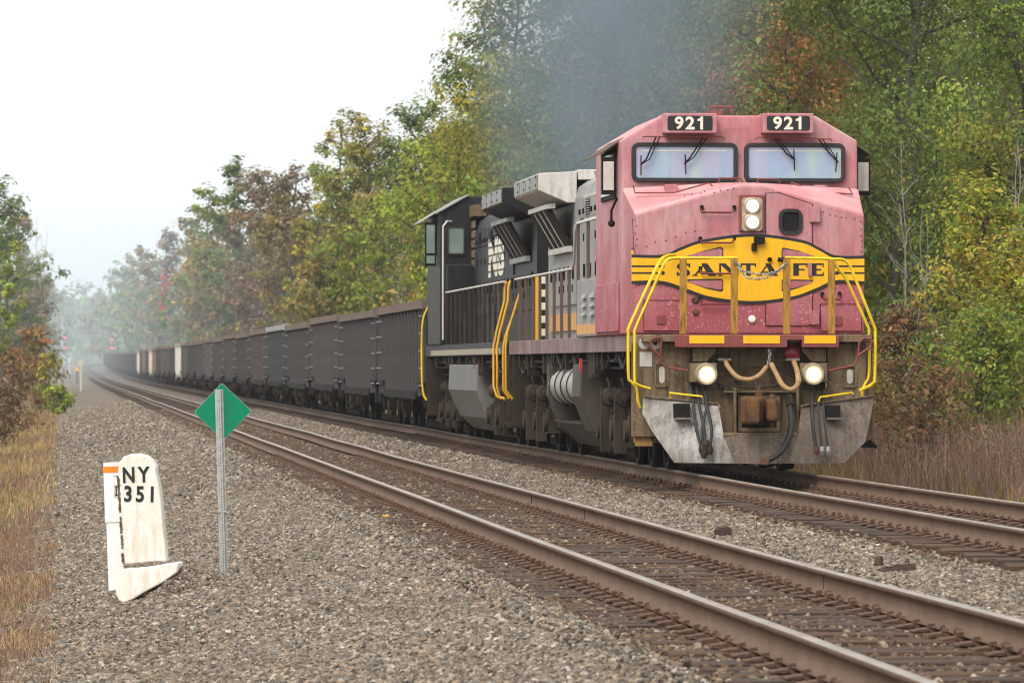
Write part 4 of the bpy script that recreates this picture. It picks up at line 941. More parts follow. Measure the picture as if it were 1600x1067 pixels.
# clutter round the coupler: cheek plates, lock lifter, carrier bolts, bracket bars
b = MB()
for x0, x1 in ((752, 766), (1078, 1092)): a, d = c2(x0, 822, -.6), c2(x1, 585, -.6); b.box(a[0], d[0], -.68, -.521, a[2], d[2])
a, d = c2(700, 612, -.6), c2(1092, 600, -.6); b.box(a[0], d[0], -.62, -.521, a[2], d[2]); b.build('cheek_plate', M['tan'], L1, bevel=.006)
b = MB(); b.box(cx - .04, cx + .04, -1.2, -1.05, cz + .16, cz + .24); b.tube([(cx, -1.12, cz + .22), (cx + .02, -1.1, cz + .34)], .016, 6); b.build('lock_lifter', M['rust'], CP, bevel=.012)
b = MB()
for (x, y_) in ((545, 520), (1232, 520), (770, 560), (1085, 545), (690, 575), (1090, 712), (1105, 745), (470, 680), (1285, 690)): p = c2(x, y_, -.55); b.box(p[0] - .035, p[0] + .035, -.66, -.521, p[2] - .03, p[2] + .03)
b.build('bracket_block', M['under'], L1, bevel=.008)
tubes('pilot_pipe', M['under'], [[c2(690, 565, -.6), c2(700, 600, -.6), c2(735, 605, -.6)], [c2(1010, 600, -.6), c2(1060, 598, -.6), c2(1100, 570, -.6)], [c2(530, 560, -.58), c2(530, 600, -.6), c2(560, 640, -.62)], [c2(845, 378, -.5), c2(945, 380, -.5)]], .016)
# uncoupling levers
tubes('uncoupling_lever', M['maroon'], [[c2(365, 415, -.75), c2(325, 378, -.75), c2(320, 338, -.75), c2(345, 322, -.75), c2(380, 326, -.75), c2(370, 455, -.72), c2(420, 480, -.68), c2(515, 496, -.66)]], .016)
tubes('uncoupling_lever', M['maroon'], [[c2(1402, 418, -.75), c2(1470, 372, -.75), c2(1468, 330, -.75), c2(1428, 328, -.75), c2(1410, 350, -.75), c2(1402, 440, -.72), c2(1380, 470, -.70), c2(1250, 498, -.66)]], .016)
tubes('cut_bar', M['under'], [[c2(738, 540, -.75), c2(762, 578, -.85), c2(860, 588, -.9), c2(1018, 570, -.85)], [c2(670, 528, -.6), c2(730, 515, -.6), c2(765, 478, -.6), c2(985, 478, -.6), c2(1060, 528, -.6), c2(1100, 530, -.6)], [c2(868, 550, -.9), c2(880, 600, -1.0), c2(880, 625, -1.1)]], .013)
# hoses and cables
tubes('jumper_cable', M['hose_tan'], [smoothline([c2(712, 445, -.62), c2(728, 480, -.75), c2(775, 530, -.85), c2(835, 543, -.88), c2(890, 520, -.85), c2(925, 478, -.75)], 5)], .032, n=10)
tubes('jumper_cable', M['hose_tan'], [smoothline([c2(950, 462, -.75), c2(975, 510, -.85), c2(1008, 570, -.92), c2(1052, 595, -.95), c2(1088, 565, -.9), c2(1085, 500, -.8), c2(1068, 450, -.62)], 5)], .034, n=10)
b = MB(); 
for (x0, x1, y0) in ((672, 742, 432), (1028, 1098, 432)): a, d = c2(x0, y0 + 14, -.6), c2(x1, y0, -.6); b.box(a[0], d[0], -.62, -.32, a[2], d[2])
b.build('cable_receptacle', M['silver'], L1, bevel=.006)
a, d = c2(1030, 428, -.5), c2(1095, 385, -.5); b = MB(); b.lathe([(-.12, .06), (-.1, .1), (0, .11)], ((a[0] + d[0]) / 2, -.42, (a[2] + d[2]) / 2), 'y', 16); b.build('red_marker_lamp', M['redglass'], L1, smooth=40)
tubes('air_brake_hose', M['rubber'], [smoothline([c2(1045, 630, -.62), c2(1050, 700, -.85), c2(1056, 770, -1.0), c2(1040, 850, -1.1), c2(1000, 920, -1.16), c2(950, 955, -1.18), c2(918, 968, -1.18)], 5)], .038, n=10)
b = MB(); p, q = c2(918, 968, -1.18), c2(955, 952, -1.18); b.box(p[0] - .05, p[0] + .05, -1.24, -1.12, p[2] - .05, p[2] + .04); b.build('glad_hand', M['rust'], L1, bevel=.012)
b = MB(); p, q = c2(1045, 632, -.7), c2(1050, 680, -.8); b.cyl(p, q, .055, 10); b.build('hose_fitting', M['under'], L1)
for (x0, x1, xb) in ((1160, 1165, 1185), (1192, 1200, 1215), (1222, 1228, 1247)):
    tubes('control_hose', M['rubber'], [smoothline([c2(x0, 590, -.62), c2(x0 + 2, 680, -.85), c2(x1, 760, -.98), c2(xb, 910, -1.04)], 4)], .022 if x0 < 1170 else .014, n=7); p = c2(xb, 915, -1.05); b = MB(); b.lathe([(-.05, .02), (0, .035), (.06, .03)], p, 'z', 8); b.build('hose_end', M['chrome'] if x0 > 1170 else M['rust'], L1)
for (x0, x1, xb) in ((530, 560, 590), (560, 600, 605), (600, 590, 600), (600, 640, 630)):
    tubes('control_hose', M['rubber'], [smoothline([c2(x0, 580, -.6), c2(x0 + 15, 680, -.85), c2(x1, 800, -1.0), c2(xb, 905, -1.06)], 4)], .02, n=7)
b = MB()
for (x, y_) in ((590, 905), (612, 880), (630, 910), (600, 930)): p = c2(x, y_, -1.06); b.lathe([(-.06, .03), (0, .045), (.06, .03)], p, 'z', 8)
b.build('hose_end', M['under'], L1)
# chain links
def chain(pts, r, name, ln=.055):
    P = [Vector(p) for p in smoothline(pts, 10)]; b = MB(); acc = 0; q = 0
    for i in range(len(P) - 1):
        d_ = P[i + 1] - P[i]; acc += d_.length
        if acc >= ln * .8:
            acc = 0; d_.normalize(); a_ = d_.orthogonal().normalized(); 
            if q % 2: a_ = a_.cross(d_)
            c = P[i]; lp = [c + d_ * (math.cos(k * 1.0472) * ln * .6) + a_ * (math.sin(k * 1.0472) * ln * .32) for k in range(7)]; b.tube(lp, r, 4, caps=False); q += 1
    return b.build(name, M['chrome'], L1)
chain([c1(765, 852, -.76), c1(800, 905, -.8), c1(860, 925, -.82), c1(930, 928, -.82), c1(995, 905, -.8), c1(1030, 868, -.76)], .0065, 'safety_chain')
chain([c1(762, 860, -.76), c1(810, 935, -.82), c1(880, 953, -.84), c1(950, 935, -.82), c1(1030, 872, -.76)], .0065, 'safety_chain')
chain([c2(938, 378, -.72), c2(942, 420, -.74), c2(930, 475, -.76)], .01, 'safety_chain')
# front handrails
LYR = -.74
for x, z_ in ((492, 845), (758, 845), (1031, 850), (1264, 850)):
    a = c1(x, z_, LYR); b = MB(); b.box(a[0] - .045, a[0] + .045, LYR - .025, LYR + .025, 1.80, a[2]); b.build('front_handrail_post', M['post'], L1, bevel=.006)
def sm(p): return smoothline(p, 5)
tubes('yellow_handrail', M['safety'], [sm([c1(772, 843, LYR), c1(600, 844, LYR), c1(440, 846, LYR), c1(405, 862, LYR), c1(380, 900, LYR - .02), c1(310, 1060, LYR), c2(243, 280, -.72), c2(240, 330, -.72), c2(240, 535, -.72), c2(250, 568, -.72), c2(320, 592, -.70)])], .021)
tubes('yellow_handrail', M['safety'], [sm([c1(450, 826, -.1), c1(410, 832, -.2), c1(365, 870, -.4), c1(275, 1060, -.55), c2(210, 270, -.6), c2(206, 320, -.6), c2(207, 525, -.6), c2(222, 555, -.6), c2(250, 590, -.6), c2(256, 655, -.6), c2(268, 690, -.58)])], .021)
tubes('yellow_handrail', M['safety'], [sm([c1(1022, 842, LYR), c1(1150, 845, LYR), c1(1285, 850, LYR), c1(1330, 855, LYR), c1(1360, 885, LYR), c2(1385, 10, LYR), c2(1485, 265, -.72), c2(1492, 300, -.72), c2(1490, 520, -.72), c2(1478, 565, -.72), c2(1410, 600, -.70)])], .021)
tubes('yellow_handrail', M['safety'], [sm([c1(1285, 860, -.6), c1(1300, 900, -.6), c2(1345, 30, -.6), c2(1450, 260, -.6), c2(1460, 300, -.6), c2(1460, 510, -.6), c2(1440, 565, -.6), c2(1425, 600, -.6), c2(1424, 640, -.6)])], .021)
# yellow-brown corner plate under the left steps
b = MB(); q = [c2(222, 560, -.4), c2(262, 660, -.4), c2(285, 690, -.4), c2(285, 760, -.4), c2(330, 870, -.4), c2(330, 890, -.4), c2(240, 890, -.4), c2(225, 760, -.4)]; b.prism([xz(p) for p in q], 'y', -.46, -.42); b.build('step_side_plate', M['ochre'] if 'ochre' in M else M['tan'], L1, bevel=.005)
steps(L1, -.12, None, M['tan']); steps(L1, 18.3, None, M['under'])
# side handrails
for sx in (-1, 1):
    x = sx * 1.49
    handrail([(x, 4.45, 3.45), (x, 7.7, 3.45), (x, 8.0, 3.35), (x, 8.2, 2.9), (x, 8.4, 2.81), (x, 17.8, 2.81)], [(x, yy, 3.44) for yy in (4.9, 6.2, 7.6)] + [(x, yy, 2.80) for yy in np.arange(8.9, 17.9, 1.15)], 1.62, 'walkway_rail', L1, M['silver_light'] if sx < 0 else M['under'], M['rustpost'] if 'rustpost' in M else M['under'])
for sx in (-1, 1):
    tubes('yellow_step_rail', M['orange_y'], [[(sx * 1.38, 18.05, 2.8), (sx * 1.40, 18.0, 2.6), (sx * 1.60, 18.0, 1.95), (sx * 1.63, 18.0, 1.7), (sx * 1.63, 18.0, 1.0), (sx * 1.52, 18.0, .85)], [(sx * 1.32, 18.6, 2.7), (sx * 1.36, 18.6, 2.5), (sx * 1.58, 18.6, 1.9), (sx * 1.62, 18.6, 1.7), (sx * 1.62, 18.6, 1.0), (sx * 1.52, 18.6, .85)]], .023)

# ---------- second locomotive, cab at its far end
L2 = empty('locomotive', WV(66.40 + 19.35, TRAIN_T, TRAIN_Z), TH); LL = 18.45
tag(L2, 'sooty black second locomotive coupled back to back behind the pink one', 'locomotive')
loco_common(L2, LL, 'black', LL)
def B2(b, name, m, bevel=0.0, smooth=None, parent=None): return b.flip(LL).build(name, m, parent or L2, smooth=smooth, bevel=bevel)
b = MB(); v = [(x, 1.06, z) for x, z in CABP] + [(x, 4.38, z) for x, z in CABP]; b.add(v, [tuple(range(6)), tuple(range(11, 5, -1))] + [(i, i + 6, (i + 1) % 6 + 6, (i + 1) % 6) for i in range(6)]); B2(b, 'cab', M['black'], .03)
b = MB(); fr = [(-1.5, 1.80), (-1.5, 3.3), (-.2, 3.7), (.2, 3.7), (1.5, 3.3), (1.5, 1.80)]; v = [(x, 0, z) for x, z in fr] + [(x, 1.05, z) for x, z in bk]; b.add(v, [tuple(range(6)), tuple(range(11, 5, -1))] + [(i, i + 6, (i + 1) % 6 + 6, (i + 1) % 6) for i in range(6)]); B2(b, 'nose', M['black'], .03)
b = MB(); b.hexa([(-1.62, 1.0, 4.36), (-1.62, 4.44, 4.36), (-1.02, 4.44, 4.705), (-1.02, 1.0, 4.705), (-1.62, 1.0, 4.39), (-1.62, 4.44, 4.39), (-1.02, 4.44, 4.735), (-1.02, 1.0, 4.735)]); b.hexa([(1.62, 1.0, 4.36), (1.62, 4.44, 4.36), (1.02, 4.44, 4.705), (1.02, 1.0, 4.705), (1.62, 1.0, 4.39), (1.62, 4.44, 4.39), (1.02, 4.44, 4.735), (1.02, 1.0, 4.735)]); B2(b, 'roof_edge', M['silver'])
for sx in (-1, 1):
    b = MB(); ring(b, min(sx * 1.44, sx * 1.08), max(sx * 1.44, sx * 1.08), 3.55, 4.12, .06, .035, 4.37, 4.41); w = B2(b, 'rear_window_frame', M['rubber']); b = MB(); b.prism(rrect(min(sx * 1.42, sx * 1.1), max(sx * 1.42, sx * 1.1), 3.58, 4.09, .04), 'y', 4.384, 4.392); B2(b, 'rear_window', M['cabglass'], parent=w)
    b = MB(); b.box(min(sx * 1.47, sx * .94), max(sx * 1.47, sx * .94), 4.382, 4.9, 1.81, 3.36); B2(b, 'equipment_locker', M['black'], .02)
    b = MB(); b.box(min(sx * 1.573, sx * 1.6), max(sx * 1.573, sx * 1.6), 1.75, 3.5, 3.55, 4.25); B2(b, 'side_window_frame', M['dark'], .01)
    b = MB(); b.hexa([(sx * 1.55, 1.6, 4.42), (sx * 1.55, 3.8, 4.42), (sx * 1.9, 3.8, 4.2), (sx * 1.9, 1.6, 4.2), (sx * 1.55, 1.6, 4.44), (sx * 1.55, 3.8, 4.44), (sx * 1.9, 3.8, 4.22), (sx * 1.9, 1.6, 4.22)]); B2(b, 'window_awning', M['silver'])
    b = MB(); b.box(min(sx * 1.6, sx * 1.82), max(sx * 1.6, sx * 1.82), 3.7, 3.76, 3.35, 4.2); d_ = B2(b, 'wind_deflector', M['dark'], .01); b = MB(); b.box(min(sx * 1.63, sx * 1.79), max(sx * 1.63, sx * 1.79), 3.762, 3.768, 3.6, 4.15); b.box(min(sx * 1.63, sx * 1.79), max(sx * 1.63, sx * 1.79), 3.762, 3.768, 3.4, 3.55); B2(b, 'deflector_glass', M['cabglass'], parent=d_)
    b = MB(); b.tube([(sx * 1.54, 4.75, 1.9), (sx * 1.54, 4.75, 4.1), (sx * 1.45, 4.6, 4.2), (sx * 1.35, 4.45, 4.2)], .02, 6); B2(b, 'cab_grab_rail', M['silver_light'])
# stacked air filter boxes beside the cab
b = MB(); b.box(-1.0, 1.0, 4.42, 5.3, 4.28, 4.5)
for i in range(5): b.box(-.97, -.935, 4.5, 5.2, 3.3 + i * .19, 3.44 + i * .19); b.box(.935, .97, 4.5, 5.2, 3.3 + i * .19, 3.44 + i * .19)
B2(b, 'filter_box', M['tan'], .006)
# horse-herald lettering on the hood side, sliced by lines: both letters and cream bars
for sx in (-1, 1):
    me = text_mesh('NS', 'hood_letters', M['cream'], .74, bold=.06, xscale=2.9, spacing=1.1, depth=.003)
    o = bpy.data.objects.new('hood_letters', me); link(o, L2); o.rotation_euler = (0, 0, -math.pi / 2 if sx < 0 else math.pi / 2); o.location = (sx * .965, 8.3, 3.40)
    for i in range(4): 
        b = MB(); b.box(min(sx * .9705, sx * .9745), max(sx * .9705, sx * .9745), LL - 10.2, LL - 6.4, 3.13 + i * .15, 3.155 + i * .15); B2(b, 'letter_slice', M['black'])
b = MB(); b.box(-1.5215, -1.5205, 1.2, 17.5, 1.6, 1.70)
for i in range(6): b.box(-1.5015, -1.5005, .08, .5, 1.85 + i * .26, 1.98 + i * .26); b.box(1.5005, 1.5015, .08, .5, 1.85 + i * .26, 1.98 + i * .26)
b.v = [((-x if abs(abs(x) - 1.521) < .002 else x), y_, z) for x, y_, z in b.v]
B2(b, 'sill_stripe', M['stripe_nw'])
# end of the hood facing the lead unit: number and striping
o = bpy.data.objects.new('end_number', text_mesh('9', 'end_number', M['cream'], .3, bold=.02)); link(o, L2); o.location = (-.80, .645, 3.74)
b = MB()
for i in range(5): b.box(-.92, -.35, LL - .648, LL - .644, 1.9 + i * .22, 2.02 + i * .22)
b.v = [(-x, y_, z) for x, y_, z in b.v]; B2(b, 'end_stripe', M['cream'])
steps(L2, .2, LL, M['under']); steps(L2, LL - .1, LL, M['under'])
for sx in (-1, 1):
    x = sx * 1.49
    handrail([(x, 4.9, 2.81), (x, 17.9, 2.81)], [(x, yy, 2.80) for yy in np.arange(5.1, 18.0, 1.1)], 1.62, 'walkway_rail', L2, M['silver_light'], M['under'], LL)
    for yy in (17.6, 18.3):
        b = MB(); b.tube([(sx * 1.40, yy - .3, 2.81), (sx * 1.44, yy, 2.79), (sx * 1.455, yy, 2.72), (sx * 1.46, yy, 2.5), (sx * 1.60, yy, 1.95), (sx * 1.645, yy, 1.72), (sx * 1.645, yy, 1.05), (sx * 1.60, yy + (.1 if yy < 18 else -.05), .88), (sx * 1.52, yy + .1, .84)], .023, 7); B2(b, 'yellow_step_rail', M['orange_y'] if 'orange_y' in M else M['safety'], smooth=60)
    b = MB(); b.tube(sm([(sx * 1.5, .3, 2.6), (sx * 1.62, .25, 2.2), (sx * 1.62, .25, 1.0), (sx * 1.54, .3, .7)]), .026, 6); B2(b, 'yellow_step_rail', M['safety'], smooth=60)
b = MB(); b.box(.93, 1.02, LL + .05, LL + .1, 1.8, 2.9); B2(b, 'end_handrail_post', M['yellow'])
b = MB(); b.box(-.2, .2, LL - .1, LL + .75, .75, 1.05); B2(b, 'coupler_shank', M['rust'], .03)
b = MB(); b.box(-.2, .2, 18.5, 18.95, .76, 1.04); b.build('rear_coupler', M['rust'], L1, bevel=.03)
# ------------------------------------------------------------------ gondolas
CARL, CARP = 15.35, 16.1
def gon_mats(i, base, cap): return (paint('gondola_side_shaded_paint_%d' % i, tuple(x * .35 if x < .2 else x for x in base), dirt=tuple(x * .3 for x in base), amt=.6, rough=.8, fade=tuple(min(1, x * .6 + .001) for x in base), chip=tuple(min(1, x * 2.2 + .03) for x in base), spec=.15), paint('gondola_chord_paint_%d' % i, cap, dirt=tuple(x * .5 for x in cap), amt=.5, rough=.8, fade=tuple(x * 1.3 for x in cap)), paint('gondola_rib_lit_paint_%d' % i, tuple(min(1, x * 1.35 + .008) for x in base), dirt=tuple(x * .8 for x in base), amt=.6, rough=.8, fade=tuple(min(1, x * 1.9 + .015) for x in base)))  # light and shade of the ribbing put into colour: plates darkened, ribs lightened
GM = {'black': gon_mats(0, (.026, .023, .0215), (.125, .085, .065)), 'brown': gon_mats(1, (.034, .027, .0245), (.13, .09, .07)), 'green': gon_mats(2, (.02, .024, .024), (.26, .27, .26)), 'grey': gon_mats(3, (.045, .041, .04), (.13, .1, .085)), 'pale': gon_mats(4, (.36, .34, .30), (.32, .28, .24)), 'rustc': gon_mats(5, (.12, .065, .045), (.16, .1, .08))}
HW, Z0, Z1 = 1.55, .88, 2.60
def gon_mesh(kind, part):
    b = MB(); a, c = .15, CARL - .15
    if part == 'side_left' or part == 'side_right':
        s = -1 if part == 'side_left' else 1
        b.prism([(a, Z0 + .22), (a + 1.9, Z0 + .2), (a + 2.3, Z0 - .12), (c - 2.3, Z0 - .12), (c - 1.9, Z0 + .2), (c, Z0 + .22), (c, Z1), (a, Z1)], 'x', min(s * (HW - .055), s * (HW - .09)), max(s * (HW - .055), s * (HW - .09)))
    elif part == 'chord':
        for s in (-1, 1): b.box(min(s * (HW - .10), s * (HW + .03)), max(s * (HW - .10), s * (HW + .03)), a - .02, c + .02, Z1, Z1 + .17)
        for yy in (a - .02, c - .12): b.box(-HW + .101, HW - .101, yy, yy + .14, Z1 + .001, Z1 + .165)
        for s in (-1, 1):
            for yy in (a - .04, c - .25): b.box(min(s * (HW - .12), s * (HW + .045)), max(s * (HW - .12), s * (HW + .045)), yy, yy + .29, Z1 - .02, Z1 + .19)
    elif part == 'end':
        for yy in (a, c - .04): b.box(-HW + .165, HW - .165, yy, yy + .04, Z0 + .1, Z1)
        for yy in (a - .05, c - .001):
            for k in range(4): b.box(-HW + .12, HW - .12, yy, yy + .05, Z0 + .3 + k * .42, Z0 + .38 + k * .42)
    elif part == 'floor': b.box(-HW + .1, HW - .1, a + .05, c - .05, Z0 + .02, Z0 + .1); b.box(-.35, .35, -.25, CARL + .25, Z0 - .2, Z0 + .0)
    elif part == 'corner_post':
        for s in (-1, 1):
            for yy in (a, c - .22): b.box(min(s * (HW - .16), s * (HW + .0)), max(s * (HW - .16), s * (HW + .0)), yy, yy + .22, Z0 + .16, Z1)
    elif part == 'ladder':
        for s in (-1, 1):
            for y0 in (a + .30, c - .72):
                for k in range(5): b.tube([(s * (HW - .05), y0, 1.0 + k * .36), (s * (HW + .05), y0, 1.0 + k * .36), (s * (HW + .05), y0 + .42, 1.0 + k * .36), (s * (HW - .05), y0 + .42, 1.0 + k * .36)], .014, 4)
    elif part == 'side_sill':
        for s in (-1, 1): b.box(min(s * (HW - .12), s * (HW + .02)), max(s * (HW - .12), s * (HW + .02)), a + 2.3, c - 2.3, Z0 - .17, Z0 - .0); b.box(min(s * (HW - .12), s * (HW + .01)), max(s * (HW - .12), s * (HW + .01)), a, a + 2.0, Z0 + .1, Z0 + .2); b.box(min(s * (HW - .12), s * (HW + .01)), max(s * (HW - .12), s * (HW + .01)), c - 2.0, c, Z0 + .1, Z0 + .2)
        for s in (-1, 1):
            for yy in (a + .1, c - .35): b.box(min(s * (HW - .1), s * (HW - .02)), max(s * (HW - .1), s * (HW - .02)), yy, yy + .25, .55, Z0 + .1)
    elif part == 'rib': b.prism([(-HW - .005, -.06), (-HW + .052, -.075), (-HW + .052, .075), (-HW - .005, .06)], 'z', Z0 - .1, Z1 - .002)
    elif part == 'ribs':
        n = 14
        for k in range(n):
            yy = a + .55 + (c - a - 1.1) * k / (n - 1); zb = Z0 + .2 if (yy < a + 2.1 or yy > c - 2.1) else Z0 - .1
            for s in (-1, 1): b.prism([(s * (HW + .005), yy - .06), (s * (HW - .052), yy - .075), (s * (HW - .052), yy + .075), (s * (HW + .005), yy + .06)], 'z', zb, Z1 - .002)
    elif part == 'ribs_right':
        n = 14
        for k in range(n):
            yy = a + .55 + (c - a - 1.1) * k / (n - 1); zb = Z0 + .2 if (yy < a + 2.1 or yy > c - 2.1) else Z0 - .1; b.prism([(HW + .005, yy - .06), (HW - .052, yy - .075), (HW - .052, yy + .075), (HW + .005, yy + .06)], 'z', zb, Z1 - .002)
    elif part == 'truck':
        for s in (-1, 1):
            x = s * 1.0; b.prism([(-1.15, .52), (-1.05, .66), (-.35, .80), (.35, .80), (1.05, .66), (1.15, .52), (1.05, .40), (.55, .40), (.3, .22), (-.3, .22), (-.55, .40), (-1.05, .40)], 'x', x - .06, x + .06)
            for yy in (-.87, .87): b.lathe([(-.02, .16), (.1 * s, .15), (.12 * s, .08)], (x + s * .06, yy, .5), 'x', 10)
            for k in range(3): b.lathe([(j * .03, .065 if j % 2 else .045) for j in range(11)], (x + s * .05, -.17 + k * .17, .28), 'z', 8)
        b.box(-.95, .95, -.18, .18, .5, .75)
    elif part == 'wheelset':
        for s in (-1, 1): b.lathe([(-.06 * s, .47), (0, .46), (.07 * s, .44), (.07 * s, .36), (.04 * s, .34), (.04 * s, .14), (.1 * s, .12), (.1 * s, .03)], (s * .73, 0, .45), 'x', 18)
        b.cyl((-.73, 0, .45), (.73, 0, .45), .08, 8)
    elif part == 'brake_gear': b.cyl((-.9, CARL * .42, .72), (-.9, CARL * .42 + .6, .72), .17, 12); b.tube([(-1.0, 3.5, .62), (-1.0, CARL - 3.5, .62)], .03, 5); b.box(-1.2, -.8, CARL * .55, CARL * .55 + .5, .55, .75)
    return b
PARTM = {}
def pm(part, kind):
    key = (part, kind if part not in ('truck', 'wheelset', 'brake_gear', 'floor') else '')
    if key not in PARTM:
        m = {'chord': GM[kind][1], 'truck': M['gtruck'], 'wheelset': M['dark'], 'brake_gear': M['under'], 'ladder': M['silver'], 'floor': M['under'], 'side_sill': GM[kind][0], 'rib': GM[kind][2], 'ribs': GM[kind][2], 'ribs_right': GM[kind][2], 'corner_post': GM[kind][2]}.get(part, GM[kind][0])
        PARTM[key] = gon_mesh(kind, part).mesh(part.replace('side_left', 'side').replace('side_right', 'side').replace('ribs_right', 'ribs'), m, smooth=35 if part in ('wheelset', 'truck') else None)
    return PARTM[key]
M['gtruck'] = paint('brown_dusty_truck_steel', (.065, .048, .037), dirt=(.022, .017, .014), amt=.6, rough=.85, fade=(.12, .09, .07), spec=.15)
KINDS = ['black', 'black', 'brown', 'black', 'green', 'brown', 'black', 'brown', 'brown', 'grey', 'brown', 'black', 'grey', 'pale', 'brown', 'grey', 'grey', 'black', 'rustc', 'pale', 'black', 'rustc', 'brown', 'pale', 'grey', 'black']
ORD = ['first', 'second', 'third', 'fourth', 'fifth', 'sixth', 'seventh', 'eighth', 'ninth', 'tenth', 'eleventh', 'twelfth', 'thirteenth', 'fourteenth', 'fifteenth', 'sixteenth', 'seventeenth', 'eighteenth', 'nineteenth', 'twentieth']
NAMEK = {'black': 'black ribbed', 'brown': 'dark brown ribbed', 'green': 'greenish black pale topped', 'grey': 'dark grey ribbed', 'pale': 'pale grey', 'rustc': 'rust brown'}
def ch(name, me, root, loc=(0, 0, 0)):
    o = bpy.data.objects.new(name, me); o.location = loc; link(o, root); return o
for i in range(47):
    s0 = 66.40 + 38.0 + i * CARP; kind = KINDS[i] if i < len(KINDS) else ('black', 'black', 'brown')[i % 3]
    root = empty('gondola_car', WV(s0, TRAIN_T, TRAIN_Z), heading(s0)); slope = float(rise(s0 + CARL) - rise(s0)) / CARL; root.rotation_euler[0] = math.atan(slope)
    root.scale = (1, 1, RND.uniform(.975, 1.02))
    if i < 20: lab = '%s gondola, %s car behind the locomotives' % (NAMEK[kind], ORD[i])
    elif kind == 'pale' or kind == 'rustc': lab = '%s gondola among the dark cars far along the train' % NAMEK[kind]
    else: lab = 'dark gondola in the hazy far tail of the train'
    tag(root, lab, 'freight car', 'gondolas of the freight train')
    ch('side', pm('side_left', kind), root); ch('top_chord', pm('chord', kind), root)
    if i < 26: ch('side', pm('side_right', kind), root); ch('end_wall', pm('end', kind), root); ch('side_sill', pm('side_sill', kind), root); ch('corner_post', pm('corner_post', kind), root); ch('floor', pm('floor', kind), root)
    else: ch('floor', pm('floor', kind), root)
    if i < 6:
        n = 14; a, c = .15, CARL - .15
        for k in range(n): ch('rib', pm('rib', kind), root, (0, a + .55 + (c - a - 1.1) * k / (n - 1), 0))
        ch('ribs', pm('ribs_right', kind), root)['kind'] = 'stuff'
    else: ch('ribs', pm('ribs', kind), root)['kind'] = 'stuff'
    if i < 10: ch('ladder', pm('ladder', kind), root); ch('brake_gear', pm('brake_gear', kind), root)
    for yy in (2.2, CARL - 2.2):
        t_ = ch('truck', pm('truck', kind), root, (0, yy, 0))
        if i < 18:
            for d in (-.87, .87): ch('wheelset', pm('wheelset', kind), t_, (0, d, 0))
# ------------------------------------------------------------------ lineside things
def mat_whitewash():
    k = NT('whitewashed_concrete'); v = k.coord('Object'); a = k.noise(v, 4, 6, .7); b_ = k.noise(v, 22, 5, .75); st = k.noise(k.coord('Object', (9, 9, 1.5)), 2, 5, .7)
    c = k.mix(k.ramp(a, [(.4, (0, 0, 0)), (.75, (1, 1, 1))]), (.80, .78, .73), (.70, .62, .5)); c = k.mix(k.math('MULTIPLY', k.ramp(st, [(.45, (0, 0, 0)), (.75, (1, 1, 1))]), .6), c, (.50, .35, .2))
    c = k.mix(k.ramp(b_, [(.64, (0, 0, 0)), (.68, (1, 1, 1))]), c, (.3, .22, .14)); k.bsdf(c, .85, 0, .2, bump=k.math('ADD', a, k.math('MULTIPLY', b_, .5)), bstr=.5, bdist=.012); return k.m
M['wash'] = mat_whitewash(); M['bare_conc'] = plain('bare_worn_concrete', (.23, .17, .12), .95, 0, .4, 20, .8, .02)
M['plastic'] = plain('white_plastic', (.80, .79, .76), .45, 0, .05, 5, .05); M['sign_green'] = plain('green_sign_sheet', (.0, .19, .095), .6, 0, .07, 4, .05, spec=.2); M['orange_band'] = plain('orange_band', (.85, .22, .02), .5, 0, .05)
M['sign_edge'] = plain('aluminium_edge', (.5, .6, .52), .4, .5, .1)

# concrete milepost
MY = 49.0; MX = px(228, MY); mz = CAM_Z - (942 - 572) / 8000 * MY; SM = 8000 / MY
def mp(u, v): return (px(u, MY) - MX, CAM_Z - (v - 572) / SM - mz)
MP = empty('milepost', (MX, MY, mz), math.radians(-4)); tag(MP, 'leaning white concrete milepost lettered NY 351 in the ballast', 'milepost')
# slab outline: rounded head, leaning, chipped left edge
o_ = [(196, 882), (194, 850), (190, 800), (187, 760), (186, 735), (188, 722), (195, 713), (206, 709), (218, 708), (230, 711), (240, 718), (246, 728), (247, 740), (252, 765), (255, 790), (257, 820), (261, 850), (262, 876)]
b = MB(); b.prism([mp(*p) for p in o_], 'y', -.09, .10); slab_ = b.build('slab', M['wash'], MP, bevel=.02, seg=3)
f_ = [(183, 895), (197, 887.5), (230, 884.5), (282, 877), (283, 884), (281, 893), (258, 909), (228, 925), (207, 938), (200, 942), (190, 938), (185, 928)]
b = MB(); b.prism([mp(*p) for p in f_], 'y', -.17, .2); b.build('footing', M['wash'], MP, bevel=.018, seg=3)
rg = random.Random(12); b = MB()
for i in range(60):
    f = rg.random(); u = 186.3 + f * 8 + rg.uniform(-1, .5); v_ = 745 + f * 135; p = mp(u, v_); r = rg.uniform(.004, .013); b.hexa([(p[0] - r, -.0915, p[1] - r * 1.6), (p[0] + r * 1.4, -.0915, p[1] - r * .8), (p[0] + r, .02, p[1] - r), (p[0] - r, .02, p[1] - r), (p[0] - r * .8, -.0915, p[1] + r * 2.2), (p[0] + r, -.0915, p[1] + r), (p[0] + r, .02, p[1] + r), (p[0] - r, .02, p[1] + r)])
for i in range(12): p = mp(198 + i * 5.2 + rg.uniform(-2, 2), 884 - i * .4 + rg.uniform(-1.5, 1.5)); r = rg.uniform(.012, .03); b.lathe([(-r, r * .3), (0, r), (r * .7, r * .4)], (p[0], -.11, p[1]), 'z', 5)
b.build('broken_edge', M['bare_conc'], MP)
